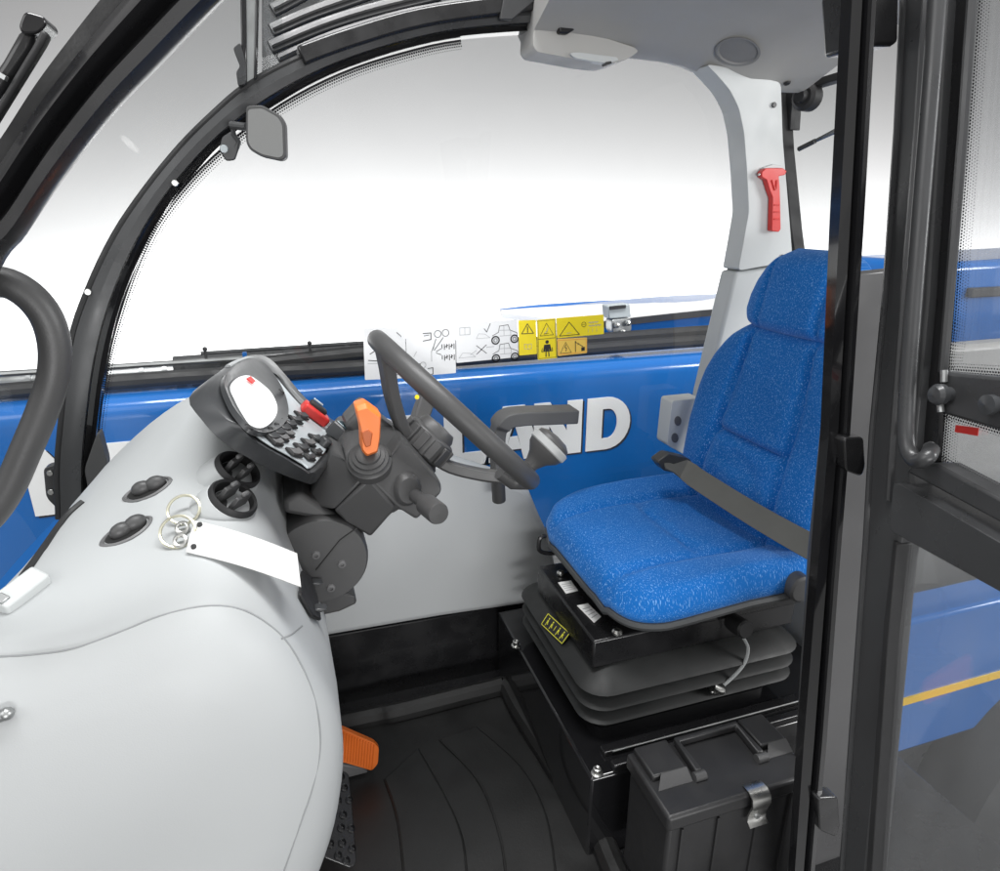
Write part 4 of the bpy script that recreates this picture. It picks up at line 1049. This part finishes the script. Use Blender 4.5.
lt = MB().loft([[V((lx-lw, y, z)), V((lx+lw, y, z)), V((lx+lw, y-t, z+t*.3)), V((lx-lw, y-t, z+t*.3))] for y, z, t in ((y0+.016, zt+.003, .002), (y0+.002, zt+.004, .003), (y0-.008, zt-.002, .003), (y0-.011, zt-.014, .003), (y0-.007, zt-.028, .003), (y0-.004, zt-.040, .003), (y0-.004, zt-.050, .003), (y0-.012, zt-.056, .003))]).build('latch', M_steel, tb, ang=60)
MB(frame((lx, y0-.0065, zt-.042), (0, -1, 0))).lathe([(.006, 0), (.005, .003), (.002, .003), (.002, .001), (0, .001)], n=14).build('latch_rivet', M_zinc, lt)

# ================================================================== MIRROR, HAMMER, HANDLE, WIPERS
mi = thing('interior_mirror', 'small rectangular rear view mirror in a dark housing clipped to the arch', 'mirror', P(266, 132, Y=1.28))
mq = [P(246, 106, Y=1.28), P(262, 105, Y=1.275), P(280, 115, Y=1.265), P(285, 124, Y=1.262), P(286, 158, Y=1.262), P(281, 161, Y=1.265), P(262, 157, Y=1.272), P(250, 150, Y=1.278), P(246, 142, Y=1.28)]
nn = (mq[2]-mq[0]).cross(mq[4]-mq[2]).normalized()
if nn.dot(EYE-mq[0]) < 0: nn = -nn
mr_ = rounded(mq, .006, 3); cc = sum(mr_, V())/len(mr_)
ho = MB().loft([[cc+(p-cc)*.86-nn*.022 for p in mr_], [p-nn*.014 for p in mr_], [p for p in mr_], [cc+(p-cc)*.96+nn*.002 for p in mr_]]).build('housing', M_pla, mi, ang=40)
MB().prism([cc+(p-cc)*.88+nn*.0022 for p in mr_], nn*.0008).build('mirror_glass', M_mirr, mi)
b = MB().tube([P(231, 125, Y=1.31), P(246, 127, Y=1.295)], .0065, 10); b.build('arm', M_frame, mi)
b = MB().prism(rounded(PY([(222, 137), (233, 130), (241, 142), (235, 160), (226, 161), (219, 150)], 1.325), .004), (0, .012, 0)); br_ = b.build('clip', M_frame, mi, bevel=.002)
b = MB().tube(PY([(232, 125), (234, 135), (239, 142), (237, 148)], 1.318), .004, 8); b.build('clip_rod', M_frame, br_)
MB(frame(P(224, 149, Y=1.322), (0, -1, 0))).lathe([(.007, 0), (.006, .003), (0, .003)], n=14).build('screw', M_plate, br_)

hm = thing('emergency_hammer', 'red emergency hammer clipped upright to the pale rear pillar', 'hammer', P(774, 200, Y=1.31))
YH = 1.312
b = MB().prism(rounded(PY([(762, 168), (774, 164), (783, 166), (783, 178), (775, 184), (764, 176)], YH+.012), .003), (0, .008, 0)); b.build('holder', M_trim, hm, bevel=.002)
h1 = MB().prism(rounded(PY([(762, 172), (766, 168), (783, 168), (787, 171), (785, 175), (779, 176), (780, 187), (781, 229), (779, 232), (772, 231), (773, 198), (770, 190), (767, 180), (762, 177)], YH), .002, 2), (0, .016, 0), None).build('hammer_body', M_red, hm, bevel=.003, seg=3)
for pts in (((772, 180), (775, 190)), ((777, 180), (776, 190))):
    MB().tube(PY(pts, YH-.001), .002, 6).build('body_rib', M_red, h1)
MB().tube(PY([(758, 175), (763, 173)], YH+.008), [.002, .006], 10).build('hammer_tip', M_steel, hm)
for yy in (205, 212, 219): MB().tube(PY([(774, yy), (779.5, yy)], YH-.0005), .0016, 6).build('grip_ridge', M_red, h1)

gh = thing('grab_handle', 'bent dark tubular grab handle inside the front pillar', 'grab handle', P(40, 390, Y=.68))
pts = smooth(PY([(-40, 286), (-14, 282), (10, 284), (32, 298), (48, 320), (55, 348), (53, 378), (42, 412), (26, 450), (8, 490), (-14, 520), (-40, 536)], .66), 5)
MB().tube(pts, .0130, 14).build('handle_tube', M_pla, gh, ang=60)
MB(frame(pts[0], pts[0]-pts[3])).lathe([(.022, 0), (.022, .008), (0, .008)], n=18).build('end_flange', M_blk, gh)

wp = thing('windscreen_wiper', 'black windscreen wiper arm outside the front pillar', 'wiper', P(20, 50, Y=.62))
YWp = .62
b = MB().prism(rounded(PY([(18, 26), (24, 10), (44, 16), (47, 24), (38, 34), (22, 34)], YWp), .004), (0, .03, 0)); b.build('arm_head', M_blk, wp, bevel=.004)
b = MB().prism(PY([(20, 28), (36, 32), (31, 52), (8, 84), (-14, 118), (-20, 92), (2, 60)], YWp+.004), (0, .02, 0)); b.build('arm', M_blk, wp, bevel=.004)
b = MB().prism(PY([(41, 28), (48, 34), (43, 44), (32, 62), (6, 104), (-10, 130), (-14, 122), (22, 62), (33, 44)], YWp-.004), (0, .012, 0)); b.build('blade', M_rub, wp, bevel=.003)
MB().tube(PY([(3, 74), (1, 78)], YWp-.004), .004, 8).build('pivot_pin', M_zinc, wp)

rw = thing('rear_window_wiper', 'thin grey wiper blade on the rear window', 'wiper', P(822, 138, X=XR+.03))
MB().tube([P(799, 149, X=XR+.04), P(815, 141, X=XR+.04)], .006, 8).build('blade', M_frame, rw)
MB().tube([P(813, 142, X=XR+.045), P(856, 121, X=XR+.045)], [.004, .008], 8).build('arm', M_zinc, rw)

# ================================================================== DOOR (open, standing out towards the viewer)
dr = thing('cab_door', 'open black framed cab door with tinted glass and an upright pull bar', 'door', P(880, 600, Y=.5))
D0 = P(893, 485, Y=.50); e_ = P(1000, 544, Z=D0.z)
dd = V((e_.x-D0.x, e_.y-D0.y, 0))
# direction of the rail on the horizontal plane through D0
DN = V((dd.y, -dd.x, 0)).normalized()
if DN.dot(EYE-D0) < 0: DN = -DN
def Dp(x, y, off=0): return PL(x, y, D0+DN*off, DN)
def dprism(pts, off, th, nm, mt, par, bev=.003, r=0, **k):
    q = [Dp(x, y, off) for x, y in pts]
    if r: q = rounded(q, r, 3)
    return MB().prism(q, -DN*th).build(nm, mt, par, bevel=bev, **k)
stile = dprism([(899, -30), (947, -30), (937, 130), (926, 300), (914, 435), (912, 485), (895, 560), (866, 875), (864, 910), (834, 910), (837, 871), (862, 580), (868, 435), (881, 300), (892, 130)], 0, .03, 'frame_stile', M_frame, dr, .004)
# stile profile: rounded bead lines
for L, rr in ((((905, -30), (897, 130), (885, 300), (872, 435), (866, 540), (842, 871), (839, 910)), .0035), (((928, -30), (918, 130), (904, 300), (893, 440), (889, 500)), .004)):
    MB().tube([Dp(x, y, .001) for x, y in L], rr, 8).build('frame_bead', M_frame, dr)
dprism([(864, 910), (872, 871), (888, 640), (897, 545), (893, 540), (884, 620), (866, 871), (858, 910)], .004, .02, 'glazing_bead', M_rub, dr, .001)
dprism([(945, -30), (971, -30), (960, 130), (947, 300), (938, 462), (916, 466), (926, 300), (936, 130)], -.012, .006, 'window_stile', M_blk, dr, .003)
MB().tube([Dp(x, y, -.008) for x, y in ((974, -30), (963, 130), (949, 300), (943, 372))], .0045, 8).build('window_bead', M_frame, dr)
dprism([(936, 464), (1040, 520), (1040, 545), (906, 472), (914, 463)], .002, .03, 'window_rail', M_frame, dr, .003)
dprism([(893, 483), (900, 484), (1040, 566), (1040, 614), (894, 533), (889, 528)], .012, .04, 'mid_rail', M_frame, dr, .005, r=.004)
b = dprism([(944, 371), (952, 373), (1040, 381), (1040, 442), (940, 413), (941, 390)], .004, .015, 'latch_bar', M_frame, dr, .003)
MB(frame(Dp(950, 394, .004), DN)).lathe([(.007, 0), (.007, .006), (.010, .008), (.0105, .014), (.008, .018), (0, .019)], n=24).build('latch_knob', M_bez, b)
MB(frame(Dp(1000, 404, .004), DN)).lathe([(.007, 0), (.007, .006), (.009, .008), (.009, .014), (0, .016)], n=24).build('latch_knob', M_bez, b)
for p0, p1 in (((944, 370), (944, 382)), ((940, 402), (941, 412))):
    MB().tube([Dp(*p0, .008), Dp(*p1, .008)], .0035, 10).build('latch_pin', M_zinc, b)
pts = smooth([Dp(x, y, .022) for x, y in ((940, -40), (933, 60), (925, 160), (917, 260), (911, 340), (907, 400), (906, 435), (909, 452), (917, 461), (927, 457))]+[Dp(931, 450, .004)], 5)
MB().tube(pts, .0080, 16).build('pull_bar', M_frame, dr, ang=70)
MB(frame(Dp(931, 449, .002), DN)).lathe([(.008, 0), (.007, .004), (0, .005)], n=16).build('bar_boss', M_zinc, dr)
# glass panes, dot borders
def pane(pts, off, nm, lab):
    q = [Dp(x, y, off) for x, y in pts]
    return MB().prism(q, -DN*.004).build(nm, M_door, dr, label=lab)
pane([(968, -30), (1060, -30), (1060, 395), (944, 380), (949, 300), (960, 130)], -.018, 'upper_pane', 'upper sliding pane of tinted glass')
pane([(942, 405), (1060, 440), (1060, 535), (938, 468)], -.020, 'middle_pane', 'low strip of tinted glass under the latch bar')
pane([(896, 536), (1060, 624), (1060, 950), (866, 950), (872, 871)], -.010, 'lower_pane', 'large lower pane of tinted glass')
def dots(A, B_, off):
    MB().strip([Dp(x, y, off) for x, y in A], [Dp(x, y, off) for x, y in B_]).build('glass_dots', M_frit2, dr)
M_frit2 = frit('black glass dots fine', .0030)
def rs_(L, m=12): return [tuple(along([V((x, y, 0)) for x, y in L], i/(m-1)))[:2] for i in range(m)]
dots(rs_([(974, -30), (961, 130), (948, 300), (944, 375)]), rs_([(993, -30), (981, 130), (968, 300), (964, 360)]), -.0175)
dots(rs_([(944, 379), (1050, 388)]), rs_([(944, 362), (1050, 366)]), -.0172)
dots(rs_([(942, 407), (937, 468)]), rs_([(960, 410), (955, 470)]), -.0195)
dots(rs_([(942, 405), (1050, 437)]), rs_([(942, 418), (1050, 452)]), -.0192)
dots(rs_([(937, 467), (1050, 529)]), rs_([(940, 452), (1050, 508)]), -.0190)
dots(rs_([(898, 540), (888, 640), (872, 871), (868, 910)]), rs_([(914, 548), (903, 640), (886, 871), (882, 910)]), -.0095)
q = [Dp(x, y, -.0185) for x, y in ((956, 425), (979, 428), (978, 436), (955, 432))]
MB().prism(q, DN*.0005).build('reflector_patch', M_red, dr)  # red patch added on the pane for a reflector on the machine beyond

# ================================================================== WINDOW DECALS (stuck on the inside of the side window)
YD = YW+.006
def decal(name, lab, quad, mt, draw=None):
    q = PY(quad, YD)             # order: top-left, top-right, bottom-right, bottom-left
    o = MB().prism(rounded(q, .002, 2), (0, .0015, 0)).build(name, mt, gw, label=lab)
    a, c, d_, e = q
    W = ((c-a).length+(d_-e).length)/2; H_ = ((e-a).length+(d_-c).length)/2
    def at(u, v, off=.0004): return a.lerp(c, u).lerp(e.lerp(d_, u), v)+V((0, -off, 0))
    layers = {}
    def L(m): return layers.setdefault(m.name, (MB(), m))[0]
    def line(m, pts, w=.0012):
        for (u0, v0), (u1, v1) in zip(pts, pts[1:]):
            p, r_ = at(u0, v0), at(u1, v1); t = (r_-p)
            if t.length < 1e-6: continue
            nn = t.normalized().cross(V((0, 1, 0)))*w/2; e2 = t.normalized()*w*.35
            L(m).add([p-nn-e2, r_-nn+e2, r_+nn+e2, p+nn-e2], [(0, 1, 2, 3)])
    def poly(m, pts): L(m).add([at(u, v, .0006) for u, v in pts], [tuple(range(len(pts)))])
    def circ(m, u, v, r, w=.0012, fill=False, n=20):
        pts = [(u+r*math.cos(2*PI*k/n)/W, v+r*math.sin(2*PI*k/n)/H_) for k in range(n+1)]
        if fill: poly(m, pts[:-1])
        else: line(m, pts, w)
    if draw: draw(line, poly, circ)
    for mb, m in layers.values(): mb.build('pictogram_marking', m, o)
def tri(line, u0, u1, v0, v1, w=.0016): line(M_ink, [(u0, v1), ((u0+u1)/2, v0), (u1, v1), (u0, v1)], w)
def machine(line, circ, ox, oy, s=1):
    f = lambda pts: [(ox+u*s, oy+v*s) for u, v in pts]
    circ(M_ink, ox+.05*s, oy+.30*s, .0085*s, .003); circ(M_ink, ox+.36*s, oy+.30*s, .0085*s, .003)
    circ(M_inkg, ox+.05*s, oy+.30*s, .004*s, .002); circ(M_inkg, ox+.36*s, oy+.30*s, .004*s, .002)
    line(M_ink, f([(0, .18), (.10, .10), (.12, -.06), (.26, -.08), (.29, .06), (.40, .14), (.42, .22)]), .0012)
    line(M_inkg, f([(.12, .20), (.30, .20), (.30, .06)]), .001); line(M_inkg, f([(.19, -.06), (.19, .2)]), .001); line(M_inkg, f([(.12, .05), (.29, .06)]), .001)
def d1(line, poly, circ):
    line(M_ink, [(.10, .62), (.36, .64), (.44, .46)], .0018); line(M_ink, [(.14, .50), (.26, .44), (.34, .50)], .0018); line(M_inkg, [(.08, .68), (.42, .69)], .001)
    line(M_ink, [(.80, .10), (.90, .18)], .0012); line(M_ink, [(.72, .92), (.80, .92)], .001)
def d2(line, poly, circ):
    line(M_ink, [(.34, .15), (.50, .15), (.50, .28), (.34, .30)], .0018); line(M_ink, [(.36, .20), (.46, .19)], .0014)
    circ(M_ink, .64, .18, .0075); circ(M_ink, .80, .17, .0075)
    line(M_ink, [(.52, .50), (.60, .28)], .0014); line(M_ink, [(.56, .50), (.75, .26)], .0014); line(M_ink, [(.60, .53), (.70, .48)], .0014); line(M_ink, [(.60, .56), (.70, .60)], .0014)
    line(M_inkg, [(.50, .72), (.50, .52), (.56, .44)], .0012); line(M_inkg, [(.14, .60), (.20, .50)], .001)
    for v in (.40, .62):
        for k, u in enumerate((.72, .77, .82, .87, .92, .97)): line(M_ink, [(u, v), (u, v+(.10 if k % 2 else .07))], .0018)
        line(M_ink, [(.78, v+.05), (.84, v+.02)], .0016); line(M_ink, [(.89, v+.05), (.94, v+.02)], .0016)
    circ(M_inkg, .32, .78, .0065, .001); line(M_ink, [(.22, .74), (.27, .76)], .002)
    line(M_ink, [(.42, .86), (.52, .85), (.52, .98), (.46, .99)], .0016)
def d3(line, poly, circ):
    line(M_inkg, [(.06, .12), (.22, .12), (.22, .30), (.06, .30), (.06, .12)], .001); line(M_inkg, [(.14, .12), (.14, .30)], .001)
    line(M_ink, [(.45, .18), (.49, .27), (.55, .06)], .0014)
    machine(line, circ, .58, .20); machine(line, circ, .58, .68)
    line(M_inkg, [(.32, .42), (.36, .30), (.46, .32), (.54, .42), (.32, .42)], .0008); line(M_inkg, [(.04, .88), (.10, .76), (.22, .78), (.30, .88), (.04, .88)], .0008)
    line(M_inkg, [(.22, .82), (.32, .72)], .001); line(M_ink, [(.32, .60), (.48, .82)], .0014); line(M_ink, [(.48, .60), (.32, .82)], .0014)
    line(M_inkg, [(.48, .66), (.60, .66)], .0012)
def d4(line, poly, circ):
    tri(line, .16, .84, .10, .38); line(M_ink, [(.5, .19), (.5, .29)], .0022); line(M_ink, [(.5, .32), (.5, .345)], .0022)
    line(M_inkg, [(.3, .68), (.5, .70), (.5, .84), (.3, .82), (.3, .68)], .0008); line(M_inkg, [(.5, .70), (.7, .68), (.7, .82), (.5, .84)], .0008)
def d5(line, poly, circ):
    line(M_ink, [(.04, .03), (.96, .03), (.96, .97), (.04, .97), (.04, .03)], .0008); line(M_ink, [(.04, .48), (.96, .48)], .001)
    tri(line, .14, .86, .10, .40, .001); line(M_inkg, [(.40, .34), (.52, .30), (.56, .22)], .0014); line(M_ink, [(.34, .36), (.60, .35)], .0012)
    circ(M_ink, .5, .565, .0042, fill=True); poly(M_ink, [(.34, .63), (.66, .63), (.72, .78), (.62, .80), (.60, .72), (.60, .80), (.40, .80), (.40, .72), (.38, .80), (.28, .78)])
    line(M_ink, [(.24, .72), (.20, .80), (.78, .80), (.76, .72)], .0016)
    line(M_ink, [(.43, .82), (.42, .93)], .0026); line(M_ink, [(.57, .82), (.58, .93)], .0026); line(M_yel, [(.38, .66), (.62, .78)], .0012)
def d6(line, poly, circ):
    tri(line, .05, .47, .24, .90, .0016); line(M_inkg, [(.20, .80), (.30, .78)], .0008)
    circ(M_ink, .57, .42, .0055, .0010); line(M_ink, [(.54, .42), (.60, .42)], .001)
    for v, n in ((.34, 7), (.50, 9)):
        for k in range(n): line(M_inkg, [(.68+k*.030, v), (.68+k*.030+.016, v+(.05 if k % 2 else .0))], .0018)
    for k in range(3): line(M_inkg, [(.66+k*.09, .66), (.66+k*.09, .84)], .0007)
def d7(line, poly, circ):
    line(M_org, [(.03, .08), (.97, .08), (.97, .92), (.03, .92), (.03, .08)], .0008)
    tri(line, .08, .46, .22, .86, .001); line(M_ink, [(.28, .36), (.24, .54), (.30, .56), (.27, .76)], .0016)
    line(M_ink, [(.60, .18), (.60, .84)], .0018); line(M_ink, [(.60, .24), (.86, .56)], .0016); line(M_ink, [(.68, .42), (.72, .34)], .0014); poly(M_ink, [(.80, .60), (.92, .58), (.92, .82), (.80, .84)])
decal('instruction_decal', 'white decal with a loading arrow diagram behind the wheel rim', [(363, 328), (405, 327), (407, 378), (365, 380)], M_decal, d1)
decal('instruction_decal', 'white decal with lever arrows and two circles', [(405.6, 327), (455, 323.5), (456, 373), (407.6, 377)], M_decal, d2)
decal('machine_decal', 'white decal with two machine outlines, a tick and a cross', [(455.8, 323.3), (517.5, 319.5), (518.5, 357), (456.5, 363)], M_decal, d3)
decal('warning_decal', 'tall yellow decal with an exclamation triangle', [(518.5, 320.5), (536, 320), (537, 354), (519.2, 355.5)], M_yel, d4)
decal('warning_decal', 'yellow decal with a triangle above a seated belted person', [(537, 320), (555.5, 318.3), (557, 358), (538, 360)], M_yel, d5)
decal('warning_decal', 'wide yellow decal with a large triangle and print', [(556.5, 318.2), (603.5, 314.5), (604, 334), (557.2, 338.2)], M_yel, d6)
decal('warning_decal', 'small amber decal with a spark triangle and falling load', [(557.3, 339), (587, 337.5), (587, 353), (558, 356)], M_yel2, d7)

# ================================================================== LIGHT
w = bpy.data.worlds.new('World'); SC.world = w; w.use_nodes = True
bg = w.node_tree.nodes['Background']; bg.inputs[0].default_value = (1, .99, .975, 1); bg.inputs[1].default_value = .48
def area(name, loc, tgt, sx, sy, power, col=(1, 1, 1)):
    d = bpy.data.lights.new(name, 'AREA'); d.shape = 'RECTANGLE'; d.size = sx; d.size_y = sy; d.energy = power; d.color = col
    o = bpy.data.objects.new(name, d); COL.objects.link(o); o.location = loc
    o.rotation_euler = (V(tgt)-V(loc)).to_track_quat('-Z', 'Y').to_euler(); return o
area('backdrop_wash', (4.9, 5.2, GZ+.8), (4.9, 6.5, .35), 15.5, .5, 2250)
area('softbox', (-1.6, -2.6, 3.9), (.2, 1.1, .4), 2.6, 2.0, 14)
area('softbox', (1.2, -3.0, 4.2), (.5, 1.1, .4), 2.4, 2.0, 14)
area('softbox', (-4.2, -1.2, 2.6), (.6, 1.9, .5), 2.4, 1.6, 22)
area('front_softbox', (-2.5, -.25, 2.7), (.1, 1.4, .6), 2.2, 1.6, 25)
area('overhead_softbox', (.4, .5, 4.6), (.5, 1.9, .5), 3.2, 1.0, 250)
area('flank_fill', (4.6, -1.5, 2.0), (2.2, 1.0, .25), 1.6, 1.4, 150)  # unseen lamp added to brighten the shaded blue flank
area('fill_softbox', (.3, -8.0, .0), (.4, 1.9, .5), 5.0, 1.2, 380)

cam = bpy.data.cameras.new('camera'); co = bpy.data.objects.new('camera', cam); COL.objects.link(co)
cam.sensor_fit = 'HORIZONTAL'; cam.sensor_width = 36; cam.lens = 36*FPX/1000; cam.clip_start = .02; cam.clip_end = 200
co.location = EYE; co.rotation_euler = (PI/2-PITCH, 0, -YAW)
SC.camera = co
SC.view_settings.view_transform = 'Standard'; SC.view_settings.look = 'None'; SC.view_settings.exposure = 0; SC.view_settings.gamma = 1
SC.render.resolution_x = 1024; SC.render.resolution_y = 892
SC.cycles.max_bounces = 10; SC.cycles.transparent_max_bounces = 24
